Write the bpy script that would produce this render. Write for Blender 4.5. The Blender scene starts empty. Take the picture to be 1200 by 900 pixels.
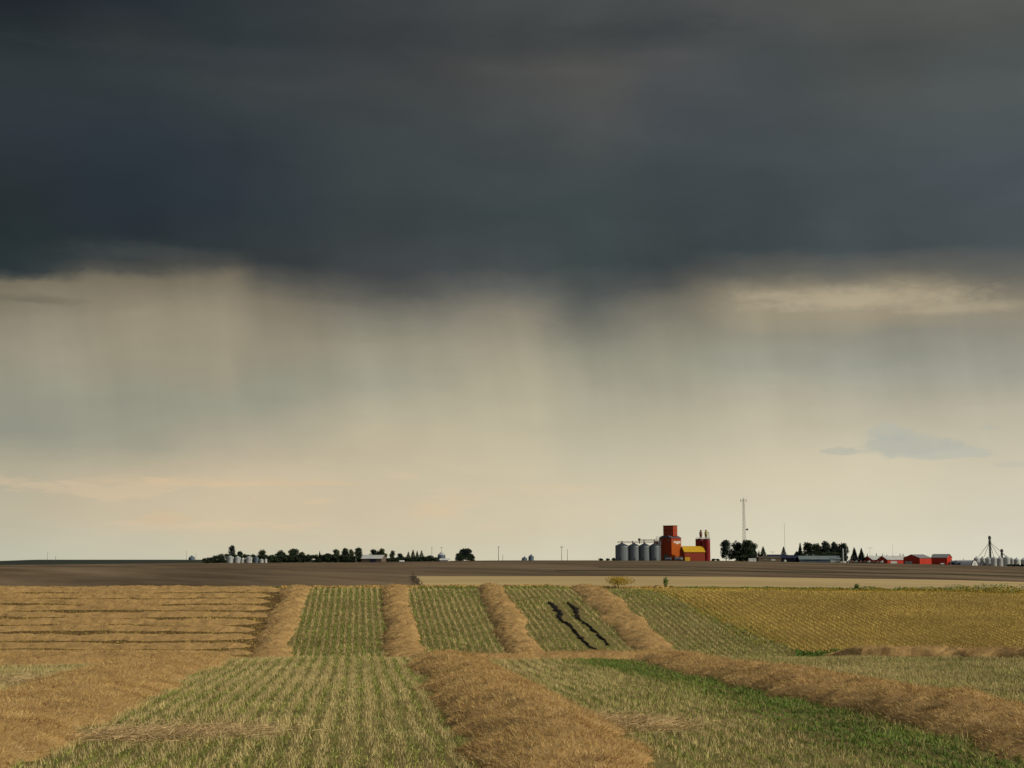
import bpy, bmesh, math, random
import numpy as np
from mathutils import Vector, Matrix
random.seed(7); RNG = np.random.default_rng(11)
SC = bpy.context.scene
COL = SC.collection
PI = math.pi
R = math.radians

# ------------------------------------------------------------------ view geometry (photo measured at 1200 x 900)
F = 1667.0
TH = math.atan(204 / F)
CT, ST = math.cos(TH), math.sin(TH)
EYE = 3.2
def r_of(py):                       # height / depth of the sight line through a photo row
    yc = (450 - py) / F
    return (ST + yc * CT) / (CT - yc * ST)
def x_of(px, D, py=655):
    yc = (450 - py) / F
    return (px - 600) / F / (CT - yc * ST) * D
def z_of(py, D): return EYE + r_of(py) * D

# ------------------------------------------------------------------ value noise (numpy)
def _h(i, j, seed):
    n = (i.astype(np.int64) * 374761393 + j.astype(np.int64) * 668265263 + seed * 1442695041) & 0x7fffffff
    n = ((n ^ (n >> 13)) * 1274126177) & 0x7fffffff
    return ((n ^ (n >> 16)) & 0xffff) / 65535.0
def vnoise(x, y, seed=0):
    x = np.asarray(x, float); y = np.asarray(y, float)
    i = np.floor(x); j = np.floor(y); fx = x - i; fy = y - j
    fx = fx * fx * (3 - 2 * fx); fy = fy * fy * (3 - 2 * fy)
    a = _h(i, j, seed); b = _h(i + 1, j, seed); c = _h(i, j + 1, seed); d = _h(i + 1, j + 1, seed)
    return (a * (1 - fx) + b * fx) * (1 - fy) + (c * (1 - fx) + d * fx) * fy
def fbm(x, y, seed=0, o=3):
    s = 0; a = .5; t = 0
    for k in range(o):
        s = s + a * vnoise(np.asarray(x) * 2 ** k, np.asarray(y) * 2 ** k, seed + k * 17); t += a; a *= .5
    return s / t

# ------------------------------------------------------------------ terrain
def smooth(a, b, x):
    t = np.clip((np.asarray(x, float) - a) / (b - a), 0, 1); return t * t * (3 - 2 * t)
def pchip(xs, ys, x):                # monotone cubic, keeps crests soft
    xs = np.array(xs, float); ys = np.array(ys, float)
    h = np.diff(xs); d = np.diff(ys) / h
    m = np.zeros(len(xs)); m[0] = d[0]; m[-1] = d[-1]
    for k in range(1, len(xs) - 1):
        if d[k - 1] * d[k] > 0:
            w1 = 2 * h[k] + h[k - 1]; w2 = h[k] + 2 * h[k - 1]
            m[k] = (w1 + w2) / (w1 / d[k - 1] + w2 / d[k])
    x = np.clip(np.asarray(x, float), xs[0], xs[-1])
    k = np.clip(np.searchsorted(xs, x) - 1, 0, len(xs) - 2)
    t = (x - xs[k]) / h[k]
    return ((2*t**3-3*t**2+1)*ys[k] + (t**3-2*t**2+t)*h[k]*m[k] + (-2*t**3+3*t**2)*ys[k+1] + (t**3-t**2)*h[k]*m[k+1])
PY = [-3000, -60, 0, 22, 28, 40, 52, 57, 63, 72, 84, 95, 102, 120, 137, 146, 175, 225, 262, 330, 400, 600, 800, 970, 1080, 1300, 2000, 5000, 40000]
PZ = [-6, -3.3, -3.08, -3.14, -3.2, -3.5, -3.84, r_of(772) * 57, -4.55, -5.9, -7.1, -7.2, r_of(770) * 102, -4.84, r_of(690.5) * 137, -2.85,
      -4.4, -5.9, -5.6, -5.35, -4.96, -3.5, -2.42, r_of(657) * 970, -1.68, -2.8, -6.5, -24, -200]
def tz(X, Y):
    X = np.asarray(X, float); Y = np.asarray(Y, float)
    z = pchip(PY, PZ, Y)
    u = X / np.maximum(Y, 40)
    gr = np.interp(u, [.1, .15, .24, .30, .36, .6], [0, .0003, .0016, .0024, .0040, .0070])
    gl = np.interp(-u, [0, .03, .12, .2, .23, .36, .6], [0, .0002, .0013, .0016, .0021, .0034, .006])
    z = z - gr * Y * smooth(110, 137, Y) * (1 - smooth(3000, 9000, Y)) - gl * Y * smooth(420, 900, Y) * (1 - smooth(1080, 1500, Y))
    zl = -.0011 * Y - .0016 * Y * smooth(.33, .37, -u)
    wl = smooth(.02, .12, -u) * smooth(1150, 1700, Y) * (1 - smooth(3500, 6000, Y))
    z = z * (1 - wl) + zl * wl
    z = z + .35 * (vnoise(X / 14, Y / 14, 3) - .5) * smooth(4, 60, np.abs(Y)) * (1 - smooth(150, 400, Y)) * .5
    z = z + .06 * (vnoise(X / 2.3, Y / 2.3, 5) - .5) * (1 - smooth(100, 200, Y))
    return EYE + z
def hit(px, py, lo, hi):            # ground point seen through a photo pixel, searched between two depths
    yc = (450 - py) / F; dx = (px - 600) / F / (CT - yc * ST); r = r_of(py)
    Y = np.linspace(lo, hi, 1500); g = tz(dx * Y, Y) - (EYE + r * Y)
    k = np.where(g >= 0)[0]
    y = Y[k[0]] if len(k) else Y[np.argmax(g)]
    return dx * y, y
SK = 0.108                          # drilling direction of the whole field
def S_of(X, Y): return X + SK * (Y - 103)

# ------------------------------------------------------------------ object helpers
def tag(o, label=None, cat=None, group=None, kind=None):
    if label: o['label'] = label
    if cat: o['category'] = cat
    if group: o['group'] = group
    if kind: o['kind'] = kind
    return o
def empty(name, loc, rz=0, label=None, cat=None, group=None):
    o = bpy.data.objects.new(name, None); COL.objects.link(o); o.location = loc; o.rotation_euler = (0, 0, rz)
    o.empty_display_size = .5
    return tag(o, label, cat, group)
def np_obj(name, V, quads, tris, mats, parent=None, midx=None, smooth_shade=False):
    me = bpy.data.meshes.new(name)
    V = np.asarray(V, np.float32); nq = len(quads); nt = len(tris)
    me.vertices.add(len(V)); me.vertices.foreach_set('co', V.ravel())
    parts = []
    if nq: parts.append(np.asarray(quads, np.int32).ravel())
    if nt: parts.append(np.asarray(tris, np.int32).ravel())
    li = np.concatenate(parts)
    me.loops.add(len(li)); me.loops.foreach_set('vertex_index', li)
    st = np.concatenate([np.arange(nq) * 4, nq * 4 + np.arange(nt) * 3]).astype(np.int32)
    me.polygons.add(nq + nt); me.polygons.foreach_set('loop_start', st)
    if midx is not None: me.polygons.foreach_set('material_index', np.asarray(midx, np.int32))
    me.update(calc_edges=True)
    me.polygons.foreach_set('use_smooth', np.full(nq + nt, smooth_shade))
    for m in (mats if isinstance(mats, (list, tuple)) else [mats]): me.materials.append(m)
    o = bpy.data.objects.new(name, me); COL.objects.link(o)
    if parent: o.parent = parent
    return o
class MB:
    def __init__(s): s.bm = bmesh.new()
    def box(s, c, d, rz=0, bev=0, rx=0, ry=0):
        M = Matrix.Translation(c) @ Matrix.Rotation(rz, 4, 'Z') @ Matrix.Rotation(ry, 4, 'Y') @ Matrix.Rotation(rx, 4, 'X') @ Matrix.Diagonal((*d, 1))
        bmesh.ops.create_cube(s.bm, size=1, matrix=M); return s
    def cyl(s, a, b, r1, r2=None, n=10):
        a = Vector(a); b = Vector(b); r2 = r1 if r2 is None else r2; v = b - a
        M = Matrix.Translation((a + b) / 2) @ v.to_track_quat('Z', 'Y').to_matrix().to_4x4()
        bmesh.ops.create_cone(s.bm, cap_ends=True, segments=n, radius1=r1, radius2=max(r2, .001), depth=v.length, matrix=M); return s
    def lathe(s, prof, n=24, c=(0, 0, 0)):
        rings = []
        for r, z in prof:
            rings.append([s.bm.verts.new((c[0] + r * math.cos(2*PI*k/n), c[1] + r * math.sin(2*PI*k/n), c[2] + z)) for k in range(n)])
        for a, b in zip(rings, rings[1:]):
            for k in range(n): s.bm.faces.new((a[k], a[(k+1) % n], b[(k+1) % n], b[k]))
        s.bm.faces.new(rings[0][::-1]); s.bm.faces.new(rings[-1]); return s
    def prism(s, pts, axis_from, axis_to):   # pts (x,z) outline extruded along y
        a = [s.bm.verts.new((x, axis_from, z)) for x, z in pts]; b = [s.bm.verts.new((x, axis_to, z)) for x, z in pts]
        n = len(pts)
        for k in range(n): s.bm.faces.new((a[k], a[(k+1) % n], b[(k+1) % n], b[k]))
        s.bm.faces.new(a[::-1]); s.bm.faces.new(b); return s
    def sph(s, c, r, sc=(1, 1, 1)):
        bmesh.ops.create_icosphere(s.bm, subdivisions=2, radius=r, matrix=Matrix.Translation(c) @ Matrix.Diagonal((*sc, 1))); return s
    def obj(s, name, m, parent=None, sm=False):
        bmesh.ops.recalc_face_normals(s.bm, faces=s.bm.faces)
        me = bpy.data.meshes.new(name); s.bm.to_mesh(me); s.bm.free(); me.materials.append(m)
        if sm:
            for p in me.polygons: p.use_smooth = abs(p.normal.z) < .97
        o = bpy.data.objects.new(name, me); COL.objects.link(o)
        if parent: o.parent = parent
        return o

# ------------------------------------------------------------------ materials
def nt_new(name):
    m = bpy.data.materials.new(name); m.use_nodes = True; n = m.node_tree
    return m, n, n.nodes['Principled BSDF']
def mat(name, c, rough=.8, var=.15, scale=1.0, metal=0, bump=0, stretch=(1, 1, 1), c2=None, island=0):
    m, n, b = nt_new(name); L = n.links.new
    tc = n.nodes.new('ShaderNodeTexCoord'); mp = n.nodes.new('ShaderNodeMapping'); mp.inputs['Scale'].default_value = stretch
    L(tc.outputs['Object'], mp.inputs[0])
    no = n.nodes.new('ShaderNodeTexNoise'); no.inputs['Scale'].default_value = scale; no.inputs['Detail'].default_value = 5
    L(mp.outputs[0], no.inputs[0])
    cr = n.nodes.new('ShaderNodeValToRGB'); lo = [v * (1 - var) for v in c]; hi = list(c2) if c2 else [v * (1 + var) for v in c]
    cr.color_ramp.elements[0].position = .32; cr.color_ramp.elements[1].position = .68
    cr.color_ramp.elements[0].color = (*lo, 1); cr.color_ramp.elements[1].color = (*hi, 1)
    L(no.outputs['Fac'], cr.inputs[0]); out = cr.outputs[0]
    if island:
        g = n.nodes.new('ShaderNodeNewGeometry'); mr = n.nodes.new('ShaderNodeMapRange')
        mr.inputs[3].default_value = 1 - island; mr.inputs[4].default_value = 1 + island
        L(g.outputs['Random Per Island'], mr.inputs[0])
        mx = n.nodes.new('ShaderNodeVectorMath'); mx.operation = 'SCALE'; L(out, mx.inputs[0]); L(mr.outputs[0], mx.inputs['Scale']); out = mx.outputs[0]
    L(out, b.inputs['Base Color'])
    b.inputs['Roughness'].default_value = rough; b.inputs['Metallic'].default_value = metal
    b.inputs['Specular IOR Level'].default_value = .25
    if bump:
        bp = n.nodes.new('ShaderNodeBump'); bp.inputs['Strength'].default_value = bump; bp.inputs['Distance'].default_value = .05
        L(no.outputs['Fac'], bp.inputs['Height']); L(bp.outputs[0], b.inputs['Normal'])
    return m
def ground_mat(name, ca, cb, cc, s1, s2, st, rough=.95, bump=.6, bs=9, rot=0, lo=.35, hi=.7):
    """three soil / straw tones: broad patches (s1) crossed by streaks (s2, stretched along st), fine grain bump"""
    m, n, b = nt_new(name); L = n.links.new
    tc = n.nodes.new('ShaderNodeTexCoord')
    n1 = n.nodes.new('ShaderNodeTexNoise'); n1.inputs['Scale'].default_value = s1; n1.inputs['Detail'].default_value = 6; L(tc.outputs['Object'], n1.inputs[0])
    mp = n.nodes.new('ShaderNodeMapping'); mp.vector_type = 'TEXTURE'; mp.inputs['Scale'].default_value = [1 / v for v in st]; mp.inputs['Rotation'].default_value = (0, 0, rot); L(tc.outputs['Object'], mp.inputs[0])
    n2 = n.nodes.new('ShaderNodeTexNoise'); n2.inputs['Scale'].default_value = s2; n2.inputs['Detail'].default_value = 6; n2.inputs['Roughness'].default_value = .6; L(mp.outputs[0], n2.inputs[0])
    def ramp(f, c0, c1, a0=.38, a1=.62):
        r = n.nodes.new('ShaderNodeValToRGB'); r.color_ramp.elements[0].color = (*c0, 1); r.color_ramp.elements[1].color = (*c1, 1)
        r.color_ramp.elements[0].position = a0; r.color_ramp.elements[1].position = a1; L(f, r.inputs[0]); return r.outputs[0]
    mx = n.nodes.new('ShaderNodeMix'); mx.data_type = 'RGBA'
    fac = n.nodes.new('ShaderNodeMapRange'); fac.inputs[1].default_value = lo; fac.inputs[2].default_value = hi; L(n2.outputs['Fac'], fac.inputs[0])
    L(fac.outputs[0], mx.inputs[0]); L(ramp(n1.outputs['Fac'], ca, cb), mx.inputs[6])
    mx.inputs[7].default_value = (*cc, 1)
    L(mx.outputs[2], b.inputs['Base Color']); b.inputs['Roughness'].default_value = rough; b.inputs['Specular IOR Level'].default_value = .1
    n3 = n.nodes.new('ShaderNodeTexNoise'); n3.inputs['Scale'].default_value = bs; n3.inputs['Detail'].default_value = 4; L(tc.outputs['Object'], n3.inputs[0])
    bp = n.nodes.new('ShaderNodeBump'); bp.inputs['Strength'].default_value = bump; bp.inputs['Distance'].default_value = .06
    L(n3.outputs['Fac'], bp.inputs['Height']); L(bp.outputs[0], b.inputs['Normal'])
    return m
M = {}
M['chaff'] = mat('bleached stalk ends', (.60, .46, .22), .8, .2, 1, island=.3)
M['browned'] = mat('browned pods', (.25, .14, .05), .85, .2, 1, island=.3)
M['near'] = ground_mat('stubble soil', (.11, .095, .03), (.14, .14, .04), (.24, .19, .07), .25, 1.2, (1, 1, 1))
M['gold'] = ground_mat('golden stubble ground', (.25, .165, .042), (.32, .22, .055), (.19, .13, .035), .12, .5, (.6, 1.6, 1))
M['left'] = ground_mat('stubble ground with painted shade', (.12, .075, .028), (.16, .10, .034), (.085, .05, .02), .2, .8, (.3, 1.6, 1))  # ground tone darkened to paint the shade between the cross strips
M['fallow'] = ground_mat('bare fallow soil', (.080, .054, .029), (.120, .084, .046), (.21, .155, .092), .006, .02, (.22, 1.3, 1), bs=2, rot=R(-66), lo=.42, hi=.66)
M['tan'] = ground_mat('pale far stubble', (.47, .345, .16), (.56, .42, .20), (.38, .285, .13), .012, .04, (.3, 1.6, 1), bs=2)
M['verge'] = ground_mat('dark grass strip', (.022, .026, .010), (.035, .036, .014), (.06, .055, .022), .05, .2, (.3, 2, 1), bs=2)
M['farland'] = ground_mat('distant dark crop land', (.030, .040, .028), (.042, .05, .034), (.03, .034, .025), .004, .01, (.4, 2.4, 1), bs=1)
M['farmyard'] = ground_mat('yard grass', (.10, .085, .035), (.13, .11, .045), (.08, .08, .03), .03, .2, (.4, 2, 1), bs=2)
M['straw'] = mat('dry stubble stalks', (.58, .47, .20), .75, .2, .35, island=.35)
M['green'] = mat('green regrowth leaves', (.26, .29, .06), .7, .3, .3, island=.4)
M['dkgreen'] = mat('deep green weed leaves', (.13, .21, .032), .7, .3, .5, island=.4)
M['golden'] = mat('golden stubble stalks', (.62, .46, .12), .75, .2, .15, island=.3)
M['swath'] = mat('drying cut crop', (.46, .30, .10), .85, .15, .8, island=.38, c2=(.57, .39, .145))
M['swathcore'] = mat('packed cut crop', (.36, .23, .085), .9, .2, 1.2, bump=.8)
M['swathleft'] = mat('ripe standing strips', (.52, .34, .10), .85, .18, .8, island=.35)
M['pale'] = mat('pale loose straw', (.55, .40, .19), .75, .2, 1, island=.3)
M['mud'] = mat('wet black earth', (.012, .008, .005), 1.0, .3, 3, bump=.6)
M['yweed'] = mat('yellow flowering weed', (.42, .30, .035), .8, .25, 2, island=.3)
M['leaf'] = mat('tree foliage', (.034, .052, .024), .8, .35, .25, island=.45)
M['leaf2'] = mat('tree foliage blue green', (.022, .036, .026), .8, .35, .25, island=.45)
M['leaf3'] = mat('tree foliage olive', (.06, .076, .028), .8, .35, .25, island=.45)
M['bark'] = mat('tree bark', (.05, .04, .03), .9, .3, 2)
M['steel'] = mat('galvanised bin steel', (.17, .195, .205), .5, .12, .4, .35, stretch=(1, 1, .2))
M['steelroof'] = mat('weathered bin roof steel', (.055, .068, .08), .55, .15, .5, .3)
M['bluesteel'] = mat('blue grey bin steel', (.13, .17, .21), .5, .15, .5, .3)
M['white'] = mat('white painted steel', (.62, .62, .58), .5, .08, .6, .0)
M['palebin'] = mat('pale bin steel', (.42, .44, .42), .5, .1, .4, .2)
M['iron'] = mat('dark iron framework', (.05, .05, .055), .6, .2, 1)
M['rust'] = mat('rust red conveyor steel', (.22, .10, .07), .7, .25, 1)
M['orange'] = mat('orange red elevator cladding', (.34, .040, .006), .62, .08, .35)
M['orangelt'] = mat('orange cladding in sunlit tone', (.40, .085, .004), .62, .06, .3)  # lighter copy of the elevator orange, sunlight put into the colour
M['mast'] = mat('dull mast steel', (.13, .14, .12), .6, .1, .5)
M['shedred'] = mat('dull brick red cladding', (.24, .034, .013), .65, .1, .4)
M['deepred'] = mat('deep red steel', (.19, .008, .009), .5, .12, .3)
M['barnred'] = mat('barn red cladding', (.45, .032, .012), .6, .08, .3)
M['yellow'] = mat('yellow roof metal', (.52, .31, .01), .55, .08, .3)
M['roofgrey'] = mat('grey metal roof', (.20, .21, .21), .6, .12, .3)
M['slate'] = mat('dull purple grey shingles', (.10, .085, .10), .7, .15, .5)
M['glass'] = mat('dull window glass', (.16, .17, .17), .2, .1, 1)
M['roofpale'] = mat('pale metal roof', (.45, .46, .43), .6, .1, .3)
M['brownwall'] = mat('brown cladding', (.13, .10, .07), .8, .15, .3)
M['navy'] = mat('navy cladding', (.018, .024, .048), .7, .15, .3)
M['bluewall'] = mat('blue grey cladding', (.07, .10, .13), .7, .1, .3)
M['bluegrey'] = mat('pale blue grey metal roof', (.14, .18, .18), .6, .1, .3)
M['letter'] = mat('white sign paint', (.75, .70, .62), .6, .05, .5)
M['wood'] = mat('weathered pole wood', (.10, .08, .06), .9, .2, 1)

# ------------------------------------------------------------------ the ground: one sheet to the horizon
def build_ground():
    ys = np.concatenate([[-3000, -1200, -400, -120], np.arange(-40, 16, 4), np.arange(16, 62, .35), np.arange(62, 100, 1.5), np.arange(100, 140, .5),
        np.arange(140, 260, 4), np.arange(260, 262, 1), np.linspace(262, 400, 40), np.linspace(404, 700, 60), np.linspace(706, 1150, 70),
        np.geomspace(1160, 40000, 60)])
    ss = np.concatenate([np.arange(0, 62, .6), 62 * 1.045 ** np.arange(0, 150)])
    ss = np.unique(np.concatenate([-ss, ss])); ss = ss[np.abs(ss) < 42000]
    S, Y = np.meshgrid(ss, ys)
    X = S - SK * (np.clip(Y, -60, 300) - 103)
    V = np.stack([X, Y, tz(X, Y)], -1).reshape(-1, 3)
    ny, nx = S.shape; I = np.arange(ny * nx).reshape(ny, nx)
    q = np.stack([I[:-1, :-1], I[:-1, 1:], I[1:, 1:], I[1:, :-1]], -1).reshape(-1, 4)
    cx = (X[:-1, :-1] + X[1:, 1:]) / 2; cy = (Y[:-1, :-1] + Y[1:, 1:]) / 2; cs = S_of(cx, cy); u = cx / np.maximum(cy, 1)
    mi = np.zeros(cx.shape, int)                                   # 0 near stubble
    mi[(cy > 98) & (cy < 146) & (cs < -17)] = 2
    mi[(cy > 98) & (cy < 146) & (cs > 16 + (137 - cy) * .16 + 1.0 * (vnoise(cx * 0, cy / 3, 8) - .5))] = 1
    mi[cy > 146] = 3
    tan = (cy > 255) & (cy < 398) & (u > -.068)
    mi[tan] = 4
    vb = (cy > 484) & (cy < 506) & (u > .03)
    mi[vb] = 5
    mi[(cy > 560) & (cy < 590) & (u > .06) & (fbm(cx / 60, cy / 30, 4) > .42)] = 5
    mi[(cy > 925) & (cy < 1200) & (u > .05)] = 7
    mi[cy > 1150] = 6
    # a darker neglected band along the top of the field
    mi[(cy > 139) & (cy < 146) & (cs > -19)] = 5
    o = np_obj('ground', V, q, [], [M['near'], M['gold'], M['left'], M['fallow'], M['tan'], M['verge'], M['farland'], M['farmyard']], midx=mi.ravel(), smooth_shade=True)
    tag(o, kind='structure')
build_ground()

# ------------------------------------------------------------------ windrows (long heaps of cut crop)
def strands(P, D, L, W, bend=.35):
    """thin bent blades: base points P, unit directions D, lengths, widths"""
    n = len(P)
    side = np.cross(D, RNG.normal(size=(n, 3))); side /= np.linalg.norm(side, axis=1)[:, None] + 1e-9
    mid = P + D * (L * .55)[:, None]
    off = RNG.normal(size=(n, 3)) * (L * bend * .5)[:, None]; off[:, 2] = -np.abs(off[:, 2]) * .8
    tip = P + D * L[:, None] + off
    w = W[:, None] * side * .5
    V = np.empty((n, 5, 3)); V[:, 0] = P - w; V[:, 1] = P + w; V[:, 2] = mid + w * .8; V[:, 3] = mid - w * .8; V[:, 4] = tip
    b = (np.arange(n) * 5)[:, None]
    return V.reshape(-1, 3), b + np.array([[0, 1, 2, 3]]), b + np.array([[3, 2, 4]])
def path_eval(pts, step):
    pts = np.array(pts, float); d = np.concatenate([[0], np.cumsum(np.linalg.norm(np.diff(pts, axis=0), axis=1))])
    n = max(3, int(d[-1] / step)); t = np.linspace(0, d[-1], n)
    P = np.stack([pchip(d, pts[:, 0], t), pchip(d, pts[:, 1], t)], 1)
    T = np.gradient(P, axis=0); T /= np.linalg.norm(T, axis=1)[:, None]
    return P, T, t
def mound_h(v, dist, seed, H, lump):
    """cross-section of a heap at v in [-1,1], with slumped lumps along it"""
    base = np.clip(1 - np.abs(v) ** 2.3, 0, 1) ** .75
    n = fbm(dist / 1.1 + v * 1.1, v * 1.5 + 7, seed, 4); n2 = vnoise(dist / 4.1 + 3, v * .6, seed + 5)
    c = fbm(dist / .8 - v * .8, v * .9 + 3, seed + 8, 3)
    crev = np.clip(1 - np.abs(c - .5) * 9, 0, 1) ** 1.5
    return H * np.clip(base * (1 - lump + lump * 2 * (n * .65 + n2 * .35)) - crev * lump * .38 * base, 0, 2)
def windrow(pts, wfun, hfun, label, seed, dens=(1000, 110), m='swath', name='windrow', lump=.5, group='windrows of cut crop lying across the field', blade=1.0, tag_cat='windrow'):
    P, T, t = path_eval(pts, .16)
    N = np.stack([-T[:, 1], T[:, 0]], 1)
    nv = 27; vs = np.linspace(-1, 1, nv)
    hw = wfun(P[:, 1]) / 2 * (1 + .75 * (fbm(t / 1.3, t * 0, seed, 4) - .5)) * np.clip(np.minimum(t, t[-1] - t) / .8, .4, 1)
    wob = .5 * (vnoise(t / 6, t * 0 + 4, seed + 2) - .5)
    T2, V2 = np.meshgrid(t, vs, indexing='ij')
    C = P[:, None, :] + N[:, None, :] * ((V2 * hw[:, None]) + wob[:, None])[..., None]
    Hh = mound_h(V2, T2, seed, 1, lump) * hfun(P[:, 1])[:, None] * np.clip(np.minimum(t, t[-1] - t) / 1.5, .1, 1)[:, None]
    Z = tz(C[..., 0], C[..., 1]) + Hh - .03
    V = np.concatenate([C, Z[..., None]], -1).reshape(-1, 3)
    I = np.arange(len(V)).reshape(len(t), nv)
    q = np.stack([I[:-1, :-1], I[:-1, 1:], I[1:, 1:], I[1:, :-1]], -1).reshape(-1, 4)
    # fuzz of stalks and pods
    seg = (t[1] - t[0]) * 2 * hw; yk = P[:, 1]
    dn = np.interp(yk, [20, 32, 60, 100, 137], [dens[0], dens[0] * .8, dens[0] * .45, dens[1], dens[1] * .8])
    dn = np.where((yk > 66) & (yk < 94), 12, dn)
    vis = (np.abs(P[:, 0]) < .40 * yk + 5)
    cnt = np.where(vis, dn * seg, 0)
    tot = int(cnt.sum()); 
    k = RNG.choice(len(t), tot, p=cnt / cnt.sum()); k = np.clip(k, 0, len(t) - 2)
    fr = RNG.random(tot); v = RNG.uniform(-1, 1, tot); fe = RNG.random(tot) < .2; v = np.where(fe, v * 1.5, v)
    tt = t[k] + fr * (t[1] - t[0]); hwk = hw[k] * (1 - fr) + hw[k + 1] * fr
    base = P[k] * (1 - fr)[:, None] + P[k + 1] * fr[:, None] + N[k] * (v * hwk + wob[k])[:, None]
    hh = mound_h(v, tt, seed, 1, lump) * hfun(base[:, 1]) * np.clip(np.minimum(tt, t[-1] - tt) / 1.5, .1, 1)
    zz = tz(base[:, 0], base[:, 1]) + hh - .06
    Pb = np.stack([base[:, 0], base[:, 1], zz], 1)
    # stalks lie combed back along the windrow, tips lifting
    comb = vnoise(tt / .9, v * 2, seed + 9)[:, None] - .5
    D = np.stack([T[k][:, 0], T[k][:, 1], np.zeros(tot)], 1) * (.18 + comb * .8) + np.stack([N[k][:, 0] * v, N[k][:, 1] * v, np.zeros(tot)], 1) * .55
    D += RNG.normal(size=(tot, 3)) * .6; D[:, 2] = np.abs(D[:, 2]) * .8 + .25
    D /= np.linalg.norm(D, axis=1)[:, None]
    far = np.interp(base[:, 1], [20, 60, 137], [1, 1.5, 3.6]) * blade
    L = RNG.uniform(.05, .19, tot) * np.interp(base[:, 1], [20, 60, 137], [1, 1.05, 1.2]); W = RNG.uniform(.004, .009, tot) * far
    V2_, q2, t2 = strands(Pb, D, L, W)
    nV = len(V)
    pr_ = RNG.random(tot); cl_ = fbm(base[:, 0] / .7, base[:, 1] / .7, seed + 30)
    sm_ = np.where(pr_ < .14 * (cl_ > .5), 2, np.where(pr_ > 1 - .55 * np.clip((.44 - cl_) * 6, 0, 1), 3, 1))
    o = np_obj(name, np.concatenate([V, V2_]), np.concatenate([q, q2 + nV]), t2 + nV, [M['swathcore'], M[m], M['chaff'], M['browned']],
               midx=np.concatenate([np.zeros(len(q)), sm_, sm_]), smooth_shade=False)
    return tag(o, label, tag_cat, group)
def line_s(s, ylist): return [(s - SK * (y - 103), y) for y in ylist]
W_ROWS = {'A': -17.5, 'B': -7.6, 'C': 1.1, 'D': 10.8}
wf = lambda y: np.interp(y, [18, 28, 45, 60, 100, 137], [3.1, 3.1, 3.1, 3.0, 2.75, 2.4])
hf = lambda y: np.interp(y, [18, 40, 50, 56, 64, 95, 137], [.40, .44, .40, .28, .28, .46, .46])
YL = [14, 40, 70, 100, 120, 139.5]
pA = [(-8.6, 14), (-9.7, 26), (-11.6, 42), (-12.9, 56), (-14.2, 75), (-17.1, 101), (-19.0, 120), (-20.6, 139.5)]
windrow(pA, lambda y: wf(y) * np.interp(y, [14, 30, 60, 100], [1.35, 1.3, 1.2, 1.0]), hf, 'broad tan windrow leftmost of the long ones, running up from the bottom left corner', 21)
pB = line_s(-7.6, YL); pB[0] = (1.8, 14); pB.insert(1, (.75, 24)); pB[2] = (-.9, 40)
windrow(pB, lambda y: wf(y) * np.interp(y, [20, 40, 55], [.86, .95, 1]), hf, 'wide tan windrow running up from the bottom centre to left of the ruts', 22)
pC = [(9.8, 22), (8.95, 30), (7.65, 44), (6.0, 58), (4.6, 72), (1.3, 101), (-.7, 120), (-2.3, 139.5)]
windrow(pC, lambda y: wf(y) * np.interp(y, [20, 45, 60, 70], [1.15, 1.2, 1.0, 1]), lambda y: hf(y) * 1.12, 'thick rusty tan windrow slanting down to the bottom right corner', 23)
pD = [(24, 52), (19, 58.5), (14.6, 61), (13.5, 74), (10.9, 101), (8.9, 120), (7.0, 139.5)]
windrow(pD, lambda y: wf(y) * np.interp(y, [50, 62, 100], [.75, .8, 1.25]), lambda y: np.where(y < 63, .5, hf(y) * .95), 'tan windrow just right of the black ruts, bending off to the right edge', 24)
# headland windrows on the near crest
pT = [(-4.0, 55.5), (-.5, 56.2), (3, 57), (7, 57.6)]
windrow(pT, lambda y: 1.9 + 0 * y, lambda y: .32 + 0 * y, 'low short windrow crossing the crest in the middle of the field', 31)
pT2 = [(-30, 51), (-22, 53), (-16, 55), (-11.5, 57)]
windrow(pT2, lambda y: 3.4 + 0 * y, lambda y: .38 + 0 * y, 'low brown windrow crossing the crest at the left edge', 32)
# the cross strips at the left of the far slope
rng_y = [103.4, 106.8, 110.3, 113.6, 117.0, 120.6, 124.0, 127.4, 130.8, 134.2, 137.4]
CROSS = ['nearest of the dark edged brown strips across the left slope', 'second brown strip up the left slope from the near crest', 'third brown strip up the left slope from the near crest',
  'fourth brown strip up the left slope from the near crest', 'brown strip just below the middle one on the left slope', 'middle brown strip across the left slope', 'brown strip just above the middle one on the left slope',
  'fourth brown strip down from the top of the left slope', 'third brown strip down from the top of the left slope', 'second brown strip down from the top of the left slope', 'topmost brown strip along the left slope below the bare soil']
for i, y in enumerate(rng_y):
    x1 = -17.9 - SK * (y - 103) - RNG.random() * 1.0
    windrow([(-62, y - 1.2), (-52, y + RNG.uniform(-.5, .6)), (-43, y + RNG.uniform(-.5, .5)), (-34, y + RNG.uniform(-.5, .5)), (-27, y + RNG.uniform(-.5, .5)), (x1, y + .3)], lambda q: 1.92 + 0 * q, lambda q: .27 + 0 * q, CROSS[i], 40 + i, dens=(60, 80), m='swathleft', group='cross strips of crop on the left slope', lump=.8)

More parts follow.
